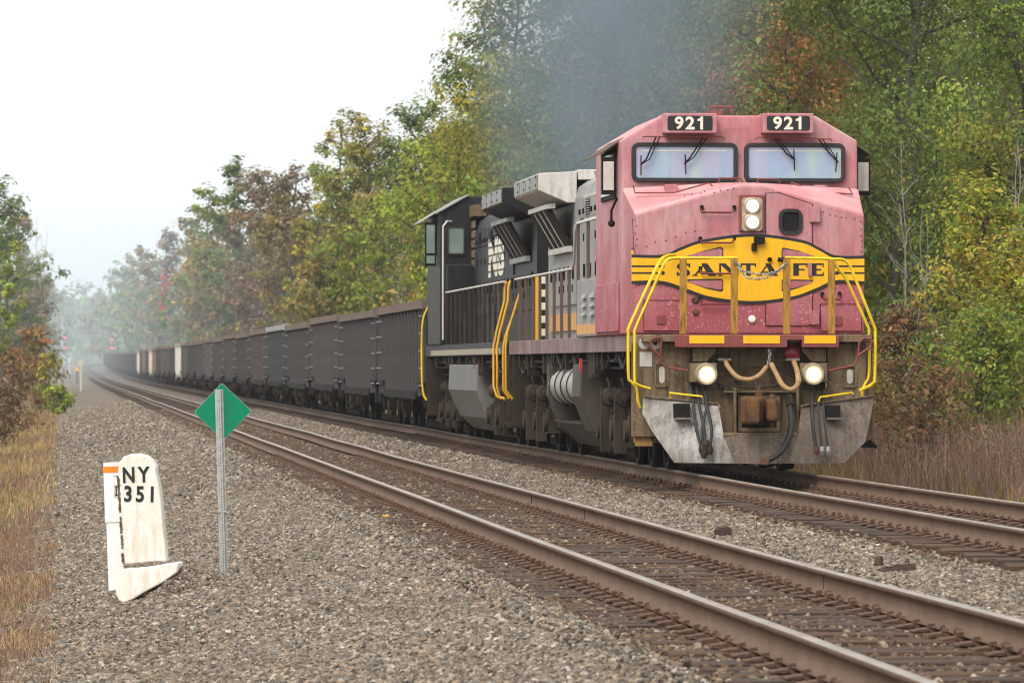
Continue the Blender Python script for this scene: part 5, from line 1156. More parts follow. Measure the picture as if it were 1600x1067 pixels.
for (txt, u, v_, h, xs, sp) in (('NY', 215, 741, .15, .80, 1.4), ('351', 219, 771, .155, .84, 1.35)):
    me = text_mesh(txt, 'lettering', M['print_black'], h, bold=.028, xscale=xs, spacing=sp, depth=.003); o = bpy.data.objects.new('lettering', me); p = mp(u, v_); o.location = (p[0], -.093, p[1]); o.rotation_euler = (0, math.radians(-2 if txt == 'NY' else 1), 0); link(o, MP)
# white plastic marker post behind it
KY = 49.7; KX = px(184, KY); kz = CAM_Z - (905 - 572) / 8000 * KY; SK = 8000 / KY
PM = empty('marker_post', (KX, KY, kz)); tag(PM, 'white plastic marker post with orange band behind the milepost', 'marker post'); PM.rotation_euler = (0, math.radians(-2), 0)
zz = lambda v: CAM_Z - (v - 572) / SK - kz
b = MB(); b.prism(rrect(-.092, .092, -.05, .05, .045), 'z', -.1, zz(812)); b.prism(rrect(-.103, .103, -.058, .058, .05), 'z', zz(815), zz(726)); b.build('post', M['plastic'], PM, smooth=40)
b = MB(); b.prism(rrect(-.106, .106, -.062, .062, .052), 'z', zz(737.5), zz(728)); b.build('orange_band', M['orange_band'], PM, smooth=40)
b = MB(); b.prism(rrect(-.1, .1, -.06, .06, .05), 'z', zz(726), zz(722)); b.build('cap', M['plastic'], PM, smooth=40)
b = MB(); b.box(-.005, .045, -.0635, -.0585, zz(776), zz(757)); pl_ = b.build('print_box', M['silver_light'], PM); b = MB(); b.box(.014, .026, -.0655, -.0637, zz(774), zz(759)); b.box(.006, .034, -.0655, -.0637, zz(774), zz(772.5)); b.box(.006, .034, -.0655, -.0637, zz(760.5), zz(759)); b.build('print_mark', M['print_black'], pl_)
for i in range(3): b = MB(); b.box(.0 + i * .02, .01 + i * .02, -.0615, -.0585, zz(744.5), zz(743)); b.build('print_dot', M['print_black'], PM)
# green diamond on a perforated channel post
GY = 50.3; GX = px(350, GY); gz = CAM_Z - (899 - 572) / 8000 * GY; SG = 8000 / GY
GS = empty('track_sign', (GX, GY, gz)); tag(GS, 'green diamond shaped sign seen from behind on a galvanised post', 'sign'); GS.rotation_euler = (0, math.radians(-1.6), 0)
zz = lambda v: CAM_Z - (v - 572) / SG - gz
zc = zz(643); r = 44.5 / SG; cxo = .03
def dia(r, k=.06):
    pts = []
    for i in range(4):
        a = math.radians(45); c = [(r, 0), (0, r), (-r, 0), (0, -r)][i]; p = [(r, 0), (0, r), (-r, 0), (0, -r)][i - 1]; n_ = [(r, 0), (0, r), (-r, 0), (0, -r)][(i + 1) % 4]
        A_ = (c[0] + (p[0] - c[0]) * k, c[1] + (p[1] - c[1]) * k); B_ = (c[0] + (n_[0] - c[0]) * k, c[1] + (n_[1] - c[1]) * k); pts += [A_, ((A_[0] + B_[0] + 2 * c[0]) / 4, (A_[1] + B_[1] + 2 * c[1]) / 4), B_]
    return pts
b = MB(); b.prism([(x + cxo, z + zc) for x, z in dia(r)], 'y', .022, .025); sg = b.build('sign_panel', M['sign_green'], GS); b = MB(); b.prism([(x + cxo, z + zc) for x, z in dia(r + .004)], 'y', .0252, .027); b.build('sign_edge', M['sign_edge'], sg)
b = MB(); zt = zz(608); w = .041
b.prism([(-w, .0), (-w + .004, .0), (-w + .016, -.001), (-.017, -.028), (.017, -.028), (w - .016, -.001), (w, .0), (w, .004), (w - .018, .004), (.015, -.023), (-.015, -.023), (-w + .018, .004), (-w, .004)], 'z', -.1, zt); b.v = [(x, y_ + .016, z) for x, y_, z in b.v]; post = b.build('channel_post', M['galv'], GS)
b = MB(); z_ = .05
while z_ < zt - .02: b.lathe([(-.0005, .0055), (.0, .0055)], (0, -.0125, z_), 'y', 6); z_ += .027
b.build('post_holes', M['dark'], post)
b = MB(); b.box(-w - .003, w + .003, -.016, .03, zz(800), zz(797)); b.build('splice', M['galv'], post)
# far lineside posts and signals
def far_post(u, Y, v0, v1, name, label, kind):
    X = px(u, Y); S = 8000 / Y; z0 = CAM_Z - (v1 - 572) / S; H = (v1 - v0) / S; r = empty(name, (X, Y, z0)); tag(r, label, 'sign' if kind != 'triangle' else 'sign')
    b = MB(); b.box(-.06, .06, -.05, .05, -.3, H * .97); b.build('post', M['cream'] if kind != 'triangle' else M['dark'], r)
    if kind == 'square': b = MB(); b.box(-.2, .2, -.075, -.055, H - .42, H); b.build('plate', M['cream'], r)
    elif kind == 'cap': b = MB(); b.box(-.14, .14, -.075, -.055, H - .4, H); b.build('plate', M['cream'], r)
    else: b = MB(); b.prism([(-.29, H - .58), (.29, H - .58), (0, H)], 'y', -.08, -.055); b.build('plate', M['yellow_sign'], r)
M['yellow_sign'] = plain('amber_sign_sheet', (.95, .42, .01), .5, 0, .05)
far_post(126.5, 410, 563, 611, 'lineside_sign', 'white square topped lineside post left of the far track', 'square'); far_post(120.5, 562, 571.5, 600.5, 'warning_sign', 'orange triangle sign on a dark post', 'triangle'); far_post(108.5, 800, 559.5, 583, 'lineside_sign', 'farther white lineside post beyond the orange triangle', 'cap')
M['signal_red'] = emit('lit_red_signal', (1.0, .03, .06), 1.6)
def signal(u, Y, v0, v1, heads, label, side):
    X = px(u, Y); S = 8000 / Y; z0 = CAM_Z - (v1 - 572) / S; H = (v1 - v0) / S; r = empty('railway_signal', (X, Y, z0)); tag(r, label, 'signal')
    b = MB(); b.tube([(0, 0, -1), (0, 0, H)], .14, 8); b.build('mast', M['silver_light'], r)
    b = MB(); b.box(-.5, .5, -.3, .3, 0, 1.2); b.build('equipment_case', M['silver_light'], r)
    for hv in heads:
        zc = CAM_Z - (hv - 572) / S - z0; b = MB(); b.tube([(side * .55, -.15, zc - .45), (side * .55, -.15, zc + .95)], .3, 10); b.box(min(0, side * .5), max(0, side * .5), -.1, .0, zc - .08, zc + .08); h = b.build('signal_head', M['dark'], r)
        b = MB(); b.lathe([(-.03, .1), (0, .24)], (side * .55, -.47, zc), 'y', 14); b.build('red_lamp', M['signal_red'], h)
    b = MB()
    for k in range(10): b.box(-.2, .2, .16, .2, .8 + k * .5, .84 + k * .5)
    b.build('ladder', M['silver'], r)
signal(97.5, 1000, 500, 567, (528, 543.5), 'left hand mast signal showing two red lights in the haze', 1); signal(179.5, 1000, 518, 566, (530.5, 544), 'right hand mast signal with two red lights above the tail of the train', -1)
# loose wood and debris in the ballast
def chunk(u, v, z, L, w, h, rz, tilt, label, m, seed):
    Y = (CAM_Z - z) * 8000 / (v - 572); X = px(u, Y); rg = random.Random(seed); b = MB(); n = 6; V_ = []
    for i in range(n + 1):
        x = -L / 2 + L * i / n; k = 1 - .5 * abs(i / n - .5); V_ += [(x, -w / 2 * k + rg.uniform(-.01, .01), 0), (x, w / 2 * k, 0), (x + rg.uniform(-.02, .02), w / 2 * k * .8, h * k + rg.uniform(-.012, .012)), (x, -w / 2 * k * .8, h * k + rg.uniform(-.012, .012))]
    F_ = [(i * 4 + q, i * 4 + (q + 1) % 4, (i + 1) * 4 + (q + 1) % 4, (i + 1) * 4 + q) for i in range(n) for q in range(4)] + [(0, 1, 2, 3), (n * 4 + 3, n * 4 + 2, n * 4 + 1, n * 4)]
    b.add(V_, F_); o = b.build('wood_scrap', m, None); o.location = (X, Y, z); o.rotation_euler = (0, tilt, rz); tag(o, label, 'debris', 'scraps of old tie lying in the ballast')
chunk(1130, 836, -.20, .16, .12, .09, .5, -.1, 'square block of tie wood beside the right rail of the near track', M['tie'], 3)
chunk(1403, 893, -.21, .30, .10, .06, .1, -.12, 'long black splinter of tie lying between the two tracks', M['tie'], 4)
chunk(1372, 884, -.21, .10, .07, .09, 1.2, .4, 'upright splinter of tie beside the long black one', M['tie'], 6)
chunk(603, 806, -.19, .07, .03, .012, .1, 0, 'small yellow painted scrap at the end of a tie', M['yellow'], 9)
# two raised spikes beside the near left rail
for (u, v0, v1, lab) in ((811, 848, 862, 'raised spike beside the near rail in the middle of the picture'), (1281, 1016, 1042, 'raised spike standing tall beside the near rail at lower right')):
    Y = (CAM_Z + .18) * 8000 / (v1 - 572); S = 8000 / Y; b = MB(); h = (v1 - v0) / S; b.box(-.011, .011, -.011, .011, -.03, h * .88); b.hexa([(-.026, -.02, h * .86), (.022, -.02, h * .86), (.022, .02, h * .86), (-.026, .02, h * .86), (-.012, -.012, h), (.014, -.012, h), (.014, .012, h), (-.012, .012, h)]); o = b.build('rail_spike', M['plate'], None); o.location = (px(u, Y), Y, -.18); o.rotation_euler = (0, .06, 0); tag(o, lab, 'spike')
# ------------------------------------------------------------------ vegetation
def mat_leaf(name, rough=.6, trans=.35):
    k = NT(name); at = k.n('Attribute'); at.attribute_name = 'Col'
    b = k.n('BsdfPrincipled'); k.l(at.outputs['Color'], b.inputs['Base Color']); b.inputs['Roughness'].default_value = rough; b.inputs['Specular IOR Level'].default_value = .12
    tr = k.n('BsdfTranslucent'); k.l(at.outputs['Color'], tr.inputs['Color'])
    ms = k.n('MixShader'); ms.inputs[0].default_value = trans; k.l(b.outputs[0], ms.inputs[1]); k.l(tr.outputs[0], ms.inputs[2]); k.l(ms.outputs[0], k.out.inputs['Surface']); return k.m
M['leaf'] = mat_leaf('leaves', .6, .42); M['blade'] = mat_leaf('dry_grass_blades', .75, .25)
M['bark'] = plain('grey_brown_bark', (.11, .09, .072), .9, 0, .4, 6, .6, .03); M['twig'] = plain('pale_grey_twigs', (.26, .225, .185), .9, 0, .3, 9)

PAL = {
 'green':   [(0.148, 0.229, 0.043), (0.190, 0.268, 0.051), (0.126, 0.190, 0.043), (0.244, 0.298, 0.053), (0.330, 0.317, 0.059)],
 'dark':    [(0.125, 0.179, 0.043), (0.152, 0.212, 0.049), (0.109, 0.149, 0.043), (0.193, 0.232, 0.051)],
 'bright':  [(0.226, 0.297, 0.042), (0.294, 0.341, 0.048), (0.176, 0.245, 0.042), (0.361, 0.357, 0.054)],
 'yellow':  [(0.341, 0.288, 0.046), (0.422, 0.340, 0.051), (0.247, 0.249, 0.046), (0.180, 0.210, 0.046), (0.439, 0.320, 0.046)],
 'olive':   [(0.245, 0.217, 0.060), (0.301, 0.243, 0.066), (0.202, 0.191, 0.054), (0.337, 0.224, 0.072)],
 'orange':  [(0.308, 0.186, 0.057), (0.263, 0.210, 0.057), (0.398, 0.210, 0.068), (0.184, 0.175, 0.051), (0.354, 0.151, 0.068)],
 'brown':   [(0.239, 0.171, 0.089), (0.279, 0.192, 0.103), (0.199, 0.156, 0.084), (0.232, 0.147, 0.096)],
 'rust':    [(0.251, 0.125, 0.063), (0.298, 0.155, 0.068), (0.181, 0.105, 0.063), (0.170, 0.137, 0.057)],
 'red':     [(0.710, 0.043, 0.036), (0.596, 0.057, 0.048)],
 'lime':    [(.36, .35, .045), (.29, .33, .045), (.44, .36, .06), (.24, .27, .045), (.40, .26, .06)],
 'mauve':   [(0.226, 0.139, 0.103), (0.256, 0.161, 0.115), (0.194, 0.132, 0.096)],
}
def leaves(C, N, size, cols, rg, up=.6):
    """diamond leaves at centres C with outward directions N"""
    n = len(C); d = rg.normal(0, 1, (n, 3)); d /= np.linalg.norm(d, axis=1, keepdims=True) + 1e-9
    nn = N * 1.3 + rg.normal(0, .5, (n, 3)) + np.array([0, 0, up]); nn /= np.linalg.norm(nn, axis=1, keepdims=True) + 1e-9
    a = np.cross(nn, d); a /= np.linalg.norm(a, axis=1, keepdims=True) + 1e-9; b = np.cross(nn, a)
    sz = (size * np.exp(rg.normal(0, .28, n)))[:, None]
    a = a * sz; b = b * sz * .55; fold = nn * sz * .15
    V = np.stack([C - a, C + b + fold, C + a - fold * 1.5, C - b + fold], 1).reshape(-1, 3)
    F = np.arange(n * 4).reshape(-1, 4); return V, F, np.repeat(cols, 4, 0)
def branch_points(rg, H, R, base, nl, droop=0.0):
    """trunk and limbs as tubes; returns builder and limb sample points"""
    b = MB(); pts = []; tr = []; x = y = 0
    for i in range(8):
        tr.append((x, y, H * .9 * i / 7)); x += rg.normal(0, .012 * H); y += rg.normal(0, .012 * H)
    r0 = .009 * H + .025; b.tube(tr, [r0 * (1 - .85 * i / 7) for i in range(8)], 7)
    for k in range(nl):
        f = base + (.88 - base) * ((k + rg.random() * .8) / nl); i = min(6, int(f / .9 * 7)); q = np.array(tr[i]) + (np.array(tr[i + 1]) - np.array(tr[i])) * (f / .9 * 7 - i)
        az = k * 2.4 + rg.normal(0, .4); sh = math.sin(math.pi * min(1, max(.08, (f - base) / (1.02 - base))) ** .75) * .85 + .22
        L = R * sh * rg.uniform(.75, 1.25); el = rg.uniform(.25, .75) - droop
        dirv = np.array([math.cos(az) * math.cos(el), math.sin(az) * math.cos(el), math.sin(el)])
        p = q.copy(); P = [tuple(p)]
        for j in range(4):
            dirv = dirv + rg.normal(0, .16, 3); dirv[2] += .05; dirv /= np.linalg.norm(dirv); p = p + dirv * L / 4; P.append(tuple(p)); pts.append((p.copy(), (j + 1) / 4))
            if j >= 1:
                dd = dirv + rg.normal(0, .6, 3); dd /= np.linalg.norm(dd); e = p + dd * L * .35
                b.tube([tuple(p), tuple((p + e) / 2 + rg.normal(0, .03 * L, 3)), tuple(e)], [r0 * .14, r0 * .09, r0 * .03], 4, caps=False); pts.append((e, 1.0))
        b.tube(P, [r0 * .42, r0 * .3, r0 * .2, r0 * .12, r0 * .05], 5, caps=False)
    pts.append((np.array(tr[-1]) + np.array([0, 0, .03 * H]), 1.0)); pts.append((np.array(tr[-1]), 1.0))
    return b, pts
def crown(rg, pts, H, R, n, size, pal, clump, sparse=0.0, tips=None):
    P = np.array([p for p, _ in pts]); wts = np.array([.35 + w for _, w in pts]); keep = rg.random(len(P)) > sparse; P, wts = P[keep], wts[keep]; wts /= wts.sum()
    cid = rg.choice(len(P), n, p=wts); cr = clump * rg.uniform(.6, 1.4, len(P)); off = rg.normal(0, 1, (n, 3)); off /= np.linalg.norm(off, axis=1, keepdims=True)
    rad = rg.random(n) ** .45; C = P[cid] + off * (cr[cid] * rad)[:, None] * np.array([1.15, 1.15, .75])
    C[:, 2] = np.maximum(C[:, 2], .05 * H)
    cols = np.array(pal)[rg.integers(0, len(pal), len(P))][cid]; alt = np.array(pal)[rg.integers(0, len(pal), n)]
    m = (rg.random(n) < .14)[:, None]; cols = np.where(m, alt, cols)
    if tips is not None:
        hh = (C[:, 2] > H * .7) & (rg.random(n) < .4); cols = np.where(hh[:, None], np.array(tips)[rg.integers(0, len(tips), n)], cols)
    cols = cols * np.exp(rg.normal(0, .2, len(P)))[cid][:, None] * np.exp(rg.normal(0, .1, (n, 1))); cen = np.array([0, 0, H * .55]); N = off + .5 * (C - cen) / (R + 1e-6)
    return leaves(C, N, size, cols, rg)
def tree(name, u, Y, top_v, half_px, pal, label, cat='tree', base=.22, sparse=0.0, seed=0, dens=1.0, group=None, tips=None, leaf=None, trunk='bark', base_z=None):
    X = (u - 800) / 8000 * Y; S = 8000 / Y; gz = ground_at(X, Y) - .1 if base_z is None else base_z
    top = CAM_Z + (572 - top_v) / S; H = max(1.2, top - gz) * (1.08 if cat == 'tree' else .97); R = half_px / S; rg = np.random.default_rng(seed * 13 + 5)
    root = empty(name, (X, Y, gz)); tag(root, label, cat, group)
    nl = int(np.clip(half_px * .26 + 14, 16, 46)); b, pts = branch_points(rg, H, R, base, nl)
    b.build('trunk', M[trunk], root, smooth=60, fixn=False)
    size = leaf or max(.045, 3.6 / S); n = int(dens * np.clip(3.4 * (2 * R * S) * (H * S * (1 - base * .7)) / (size * S) ** 2 / 2.2, 600, 75000))
    V, F, c = crown(rg, pts, H, R, n, size, PAL[pal], R * .21 + .12, sparse, None if tips is None else PAL[tips])
    link(bpy.data.objects.new('crown', np_mesh('crown', V, F, M['leaf'], cols=c)), root); return root
def bare_tree(name, u, Y, top_v, half_px, label, seed=0, cat='tree', group=None, stems=1, spread=.3):
    X = (u - 800) / 8000 * Y; S = 8000 / Y; gz = ground_at(X, Y) - .1; H = CAM_Z + (572 - top_v) / S - gz; R = half_px / S; rg = np.random.default_rng(seed + 77)
    root = empty(name, (X, Y, gz)); tag(root, label, cat, group); bt = MB(); bb = MB()
    for q in range(stems):
        az = rg.uniform(0, 6.28); lean = np.array([math.cos(az), math.sin(az) * .6]) * R * spread; h = H * rg.uniform(.75, 1.0) if q else H
        P = [np.array([0, 0, 0.]) + np.array([lean[0], lean[1], 0]) * .2]
        for i in range(1, 8): P.append(np.array([lean[0] * (.2 + .8 * i / 7), lean[1] * (.2 + .8 * i / 7), h * i / 7]) + rg.normal(0, .01 * h, 3))
        r0 = max(.009, .0042 * h, .55 / S); bt.tube([tuple(p) for p in P], [r0 * (1 - .8 * i / 7) for i in range(8)], 6)
        for k in range(16):
            f = rg.uniform(.22, .97); i = int(f * 7) if f < .999 else 6; p = P[i] + (P[min(7, i + 1)] - P[i]) * (f * 7 - i); az = rg.uniform(0, 6.28); L = (1.05 - f) * R * rg.uniform(.8, 1.6) + .1 * R
            d = np.array([math.cos(az), math.sin(az), rg.uniform(.7, 1.5)]); d /= np.linalg.norm(d); e1 = p + d * L * .5 + rg.normal(0, .03 * L, 3); e2 = e1 + (d + rg.normal(0, .25, 3)) * L * .6
            bb.tube([tuple(p), tuple(e1), tuple(e2)], [r0 * .4, r0 * .28, r0 * .1], 4, caps=False)
            for j in range(3):
                g = e1 + (e2 - e1) * rg.random(); w = g + (d + rg.normal(0, .5, 3)) * L * .35; bb.tube([tuple(g), tuple(w)], [r0 * .2, r0 * .08], 3, caps=False)
    bt.build('trunk', M['twig'], root, smooth=60, fixn=False); bb.build('branches', M['twig'], root, fixn=False); return root

# right-hand tree line, near to far: u, depth, top row, half width in px, palette
TR = [
 ('dense_tree', 1395, 122, -330, 330, 'dark', 'tall dark green tree rising behind the nose of the pink locomotive', dict(base=.14, dens=1.15)),
 ('slender_tree', 1575, 112, -190, 190, 'green', 'light green tree with sky gaps at the right edge of the picture', dict(base=.2, sparse=.35, dens=.62)),
 ('autumn_tree', 1205, 150, -160, 150, 'orange', 'orange tinged tree above the right number board of the pink locomotive', dict(base=.2, sparse=.1, dens=.9)),
 ('broad_tree', 1080, 172, -150, 190, 'olive', 'olive tree behind the exhaust smoke over the cab roof', dict(base=.2)),
 ('broad_tree', 940, 190, -120, 180, 'green', 'green tree behind the exhaust smoke over the radiator wings', dict(base=.2)),
 ('broad_tree', 835, 210, -60, 118, 'green', 'big green tree whose left edge meets the white sky', dict(base=.18, tips='olive')),
 ('leafy_tree', 860, 196, 150, 150, 'yellow', 'yellow green tree crown just above the radiator wings', dict(base=.15)),
 ('leafy_tree', 742, 232, 70, 52, 'green', 'pointed green tree stepping down left of the biggest tree', dict(base=.18, tips='yellow')),
 ('leafy_tree', 715, 222, 205, 95, 'bright', 'bright yellow green tree directly above the black locomotive cab', dict(base=.15)),
 ('autumn_tree', 668, 246, 215, 48, 'orange', 'small tree with orange tips left of the black locomotive cab', dict(base=.2, dens=.8)),
 ('leafy_tree', 655, 268, 165, 65, 'dark', 'dark green tree behind the orange tipped one', dict(base=.2)),
 ('leafy_tree', 625, 262, 292, 85, 'bright', 'bright green tree with low boughs above the nearest gondolas', dict(base=.1)),
 ('leafy_tree', 590, 296, 188, 55, 'olive', 'olive tree with a rounded top above the third gondola', dict(base=.2, tips='yellow')),
 ('leafy_tree', 555, 300, 232, 60, 'green', 'mid green tree standing between a yellow and an olive one', dict(base=.15)),
 ('yellow_tree', 528, 330, 178, 46, 'yellow', 'tall thin crowned yellow tree standing out against the sky', dict(base=.3, sparse=.4, dens=.55)),
 ('leafy_tree', 500, 322, 320, 45, 'yellow', 'low yellow olive tree beside the train', dict(base=.1)),
 ('leafy_tree', 465, 372, 262, 52, 'brown', 'brownish thin leaved tree left of the tall yellow one', dict(base=.2, dens=.8)),
 ('leafy_tree', 440, 378, 300, 42, 'olive', 'olive tree in front of the brownish ones', dict(base=.1)),
 ('leafy_tree', 415, 420, 270, 55, 'brown', 'grey brown tree with a broad hazy crown', dict(base=.15)),
 ('leafy_tree', 372, 455, 252, 48, 'dark', 'dark green tree forming the highest hump of the hazy line', dict(base=.15, sparse=.2)),
 ('leafy_tree', 350, 470, 330, 52, 'olive', 'hazy olive tree below the highest hump', dict(base=.1)),
 ('leafy_tree', 420, 400, 400, 60, 'mauve', 'low mauve brown thicket tree behind the gondolas', dict(base=.05)),
 ('leafy_tree', 325, 520, 292, 36, 'green', 'hazy green tree left of the highest hump', dict(base=.15)),
 ('leafy_tree', 300, 560, 345, 40, 'olive', 'pale olive tree half lost in the haze', dict(base=.1)),
 ('leafy_tree', 285, 575, 430, 42, 'green', 'low green tree behind the pale grey gondola', dict(base=.05)),
 ('red_tree', 256, 640, 415, 9, 'red', 'small scarlet tree glowing in the hazy tree line', dict(base=.5, dens=.6)),
 ('leafy_tree', 262, 660, 362, 34, 'brown', 'faint brown tree beside the scarlet one', dict(base=.1)),
 ('leafy_tree', 236, 740, 400, 32, 'olive', 'faint olive tree where the line drops into haze', dict(base=.1)),
 ('leafy_tree', 212, 840, 386, 26, 'olive', 'small hazy tree with a lone knob on the skyline', dict(base=.1)),
 ('leafy_tree', 195, 900, 425, 30, 'green', 'faint green tree near the right hand signal', dict(base=.05)),
 ('leafy_tree', 165, 1010, 470, 30, 'olive', 'faint bluish tree behind the right hand signal', dict(base=.05)),
 ('leafy_tree', 500, 300, 415, 60, 'olive', 'low olive tree beside the fourth gondola', dict(base=.05)),
 ('leafy_tree', 345, 480, 430, 55, 'brown', 'low brown thicket tree along the middle of the train', dict(base=.05)),
 ('leafy_tree', 215, 800, 455, 36, 'green', 'low hazy green tree behind the tail of the train', dict(base=.05)),
]
for i, (nm, u, Y, tv, hp, pal, lab, kw) in enumerate(TR): tree(nm, u, Y, tv, hp, pal, lab, seed=i + 1, group='trees of the right hand line', **kw)
bare_tree('bare_sapling', 1425, 96, 215, 75, 'pale leafless sapling with several thin stems right of the pink locomotive', 1, stems=4)
bare_tree('bare_tree', 625, 236, 330, 22, 'thin pale leafless trunk leaning before the bright green tree', 5, stems=2)
bare_tree('bare_tree', 470, 330, 380, 50, 'pale leafless tree with spreading twigs above the fifth gondola', 8, stems=4)
bare_tree('bare_tree', 1596, 100, 210, 50, 'bare grey sapling at the right picture edge', 9, stems=3)

# shrubs on the right
tree('vine_bush', 1535, 88, 232, 92, 'lime', 'tall yellow green vine covered bush at right', 'bush', base=.03, seed=51, dens=.8, tips='bright')
tree('vine_bush', 1580, 86, 330, 70, 'lime', 'lower bright green bush at the right picture edge', 'bush', base=.02, seed=52)
tree('leafy_bush', 1520, 84, 470, 95, 'green', 'low green bush under the vine covered one', 'bush', base=.02, seed=53)
tree('russet_bush', 1415, 86, 455, 60, 'rust', 'russet leaved bush just right of the pink locomotive', 'bush', base=.03, seed=54, dens=.8)
tree('russet_bush', 1350, 92, 540, 60, 'olive', 'dull olive bush behind the right end of the plow', 'bush', base=.03, seed=55)
tree('russet_bush', 1460, 80, 560, 70, 'rust', 'small russet bush above the dry weeds', 'bush', base=.03, seed=56, dens=.7)

# left-hand trees and bushes
TL = [
 ('dense_tree', -6, 400, 285, 62, 'dark', 'tall dark green tree at the left picture edge', dict(base=.1)),
 ('leafy_tree', 30, 500, 335, 40, 'olive', 'olive tree right of the tallest left hand tree', dict(base=.1, sparse=.2)),
 ('leafy_tree', 52, 640, 392, 34, 'green', 'hazy green tree above the left autumn bush', dict(base=.1)),
 ('leafy_tree', 68, 820, 430, 26, 'olive', 'faint tree behind the left hand signal', dict(base=.08)),
 ('bright_tree', -2, 330, 375, 22, 'bright', 'bright yellow green boughs at the left picture edge', dict(base=.25)),
 ('leafy_tree', 30, 430, 440, 45, 'brown', 'dull brown tree low on the left', dict(base=.05)),
 ('leafy_tree', 62, 640, 500, 28, 'olive', 'low olive tree behind the autumn bush on the left', dict(base=.05)),
]
for i, (nm, u, Y, tv, hp, pal, lab, kw) in enumerate(TL): tree(nm, u, Y, tv, hp, pal, lab, seed=i + 61, group='trees of the left hand line', **kw)
bare_tree('bare_tree', 62, 560, 338, 26, 'leafless dark tree against the sky on the left', 3, stems=6, spread=.9)
tree('autumn_bush', 62, 300, 498, 30, 'orange', 'tall orange and yellow autumn bush on the left', 'bush', base=.04, seed=71)
tree('autumn_bush', 74, 285, 545, 22, 'yellow', 'green and yellow bush beside the orange one on the left', 'bush', base=.03, seed=72)
tree('russet_bush', 18, 205, 545, 42, 'rust', 'russet bush at the left picture edge', 'bush', base=.03, seed=73)
tree('russet_bush', -4, 165, 585, 48, 'brown', 'dry brown bush low at the left picture edge', 'bush', base=.03, seed=74)
tree('leafy_bush', 92, 250, 602, 18, 'bright', 'small bright green weed clump beside the ballast', 'bush', base=.02, seed=75)

# far wood behind the trees: one uncountable mass
def wood(name, rows, pal, seed, label, leaf_px=4.2):
    rg = np.random.default_rng(seed); Vs, Fs, Cs = [], [], []; nb = 0
    for (s0, s1, t0, t1, n, h0, h1) in rows:
        for k in range(n):
            s = rg.uniform(s0, s1); t = rg.uniform(t0, t1); x, y, z = [float(q) for q in WP(s, t, 0)]; z += float(ground_z(t)); S = 8000 / y; H = rg.uniform(h0, h1)
            if abs(x) > y * .1 * 1.25 + 6: continue
            R = H * rg.uniform(.2, .3); size = max(.07, leaf_px / S); m = int(np.clip(1.5 * (2 * R) * H / size ** 2 * .35, 150, 7000 if y < 190 else 2600))
            c = rg.normal(0, 1, (14, 3)); c /= np.linalg.norm(c, axis=1, keepdims=True); c = c * np.array([R * .7, R * .7, H * .42]) + np.array([x, y, z + H * .52])
            id_ = rg.integers(0, 14, m); off = rg.normal(0, 1, (m, 3)); off /= np.linalg.norm(off, axis=1, keepdims=True)
            C = c[id_] + off * (R * .5 * rg.random(m) ** .4)[:, None]; pl = PAL[pal[rg.integers(0, len(pal))]]; col = np.array(pl)[rg.integers(0, len(pl), 14)][id_] * np.exp(rg.normal(0, .2, (m, 1)))
            V, F, cc = leaves(C, off, size, col, rg); Vs.append(V); Fs.append(F + nb); Cs.append(cc); nb += len(V)
    o = link(bpy.data.objects.new(name, np_mesh(name, np.concatenate(Vs), np.concatenate(Fs), M['leaf'], cols=np.concatenate(Cs)))); tag(o, label, 'woods', kind='stuff'); return o
wood('woods', [(100, 160, 22, 44, 18, 9, 12.5), (150, 215, 17, 44, 75, 17, 23), (200, 420, 18, 40, 70, 14, 19), (420, 800, 15, 45, 70, 14, 19), (800, 1150, 12, 60, 50, 14, 20), (110, 420, 11.5, 17, 45, 4, 8), (420, 1000, 10, 16, 60, 4, 8)], ['dark', 'green', 'olive', 'olive', 'brown', 'yellow'], 5, 'mass of woodland behind the right hand tree line')
wood('woods', [(420, 900, -45, -14, 50, 9, 15), (900, 1200, -50, -9, 40, 10, 16)], ['dark', 'olive', 'brown'], 6, 'mass of woodland behind the left hand trees')
wood('hazy_woods', [(1150, 1400, -70, 110, 170, 14, 20), (1400, 1680, -150, 130, 190, 22, 30)], ['green', 'olive'], 8, 'distant blue hazed woodland closing the view above the tracks', 5.5)

# ------------------------------------------------------------------ grass and weeds (uncountable)
def blades(name, s, t, h, w, cols, lean, seed, label, cat, seg=2):
    rg = np.random.default_rng(seed); X, Y, Z = WP(s, t, ground_z(t)); k = vis(X, Y, 1.12); X, Y, Z, h, w, cols = X[k], Y[k], Z[k] - .02, h[k], w[k], cols[k]; n = len(X)
    az = rg.uniform(0, 6.28, n); ln = lean * h * np.abs(rg.normal(0, 1, n)); dx, dy = np.cos(az) * ln, np.sin(az) * ln; fx = rg.uniform(-1, 1, n); wx = w * np.where(np.abs(fx) < .3, .3, 1); wy = w * rg.uniform(-1, 1, n) * .5
    V = np.stack([np.stack([X - wx, Y - wy, Z], 1), np.stack([X + wx, Y + wy, Z], 1), np.stack([X + dx * .4 + wx * .7, Y + dy * .4 + wy, Z + h * .6], 1), np.stack([X + dx * .4 - wx * .7, Y + dy * .4 - wy, Z + h * .6], 1), np.stack([X + dx, Y + dy, Z + h * (1 - .3 * lean)], 1)], 1).reshape(-1, 3)
    i = np.arange(n)[:, None] * 5; F = np.concatenate([i + np.array([[0, 1, 2]]), i + np.array([[0, 2, 3]]), i + np.array([[3, 2, 4]])])
    o = link(bpy.data.objects.new(name, np_mesh(name, V, F, M['blade'], cols=np.repeat(cols, 5, 0)))); tag(o, label, cat, kind='stuff'); return o
def field(s0, s1, t0, t1, n, seed): rg = np.random.default_rng(seed); return rg.uniform(s0, s1, n), rg.uniform(t0, t1, n), rg
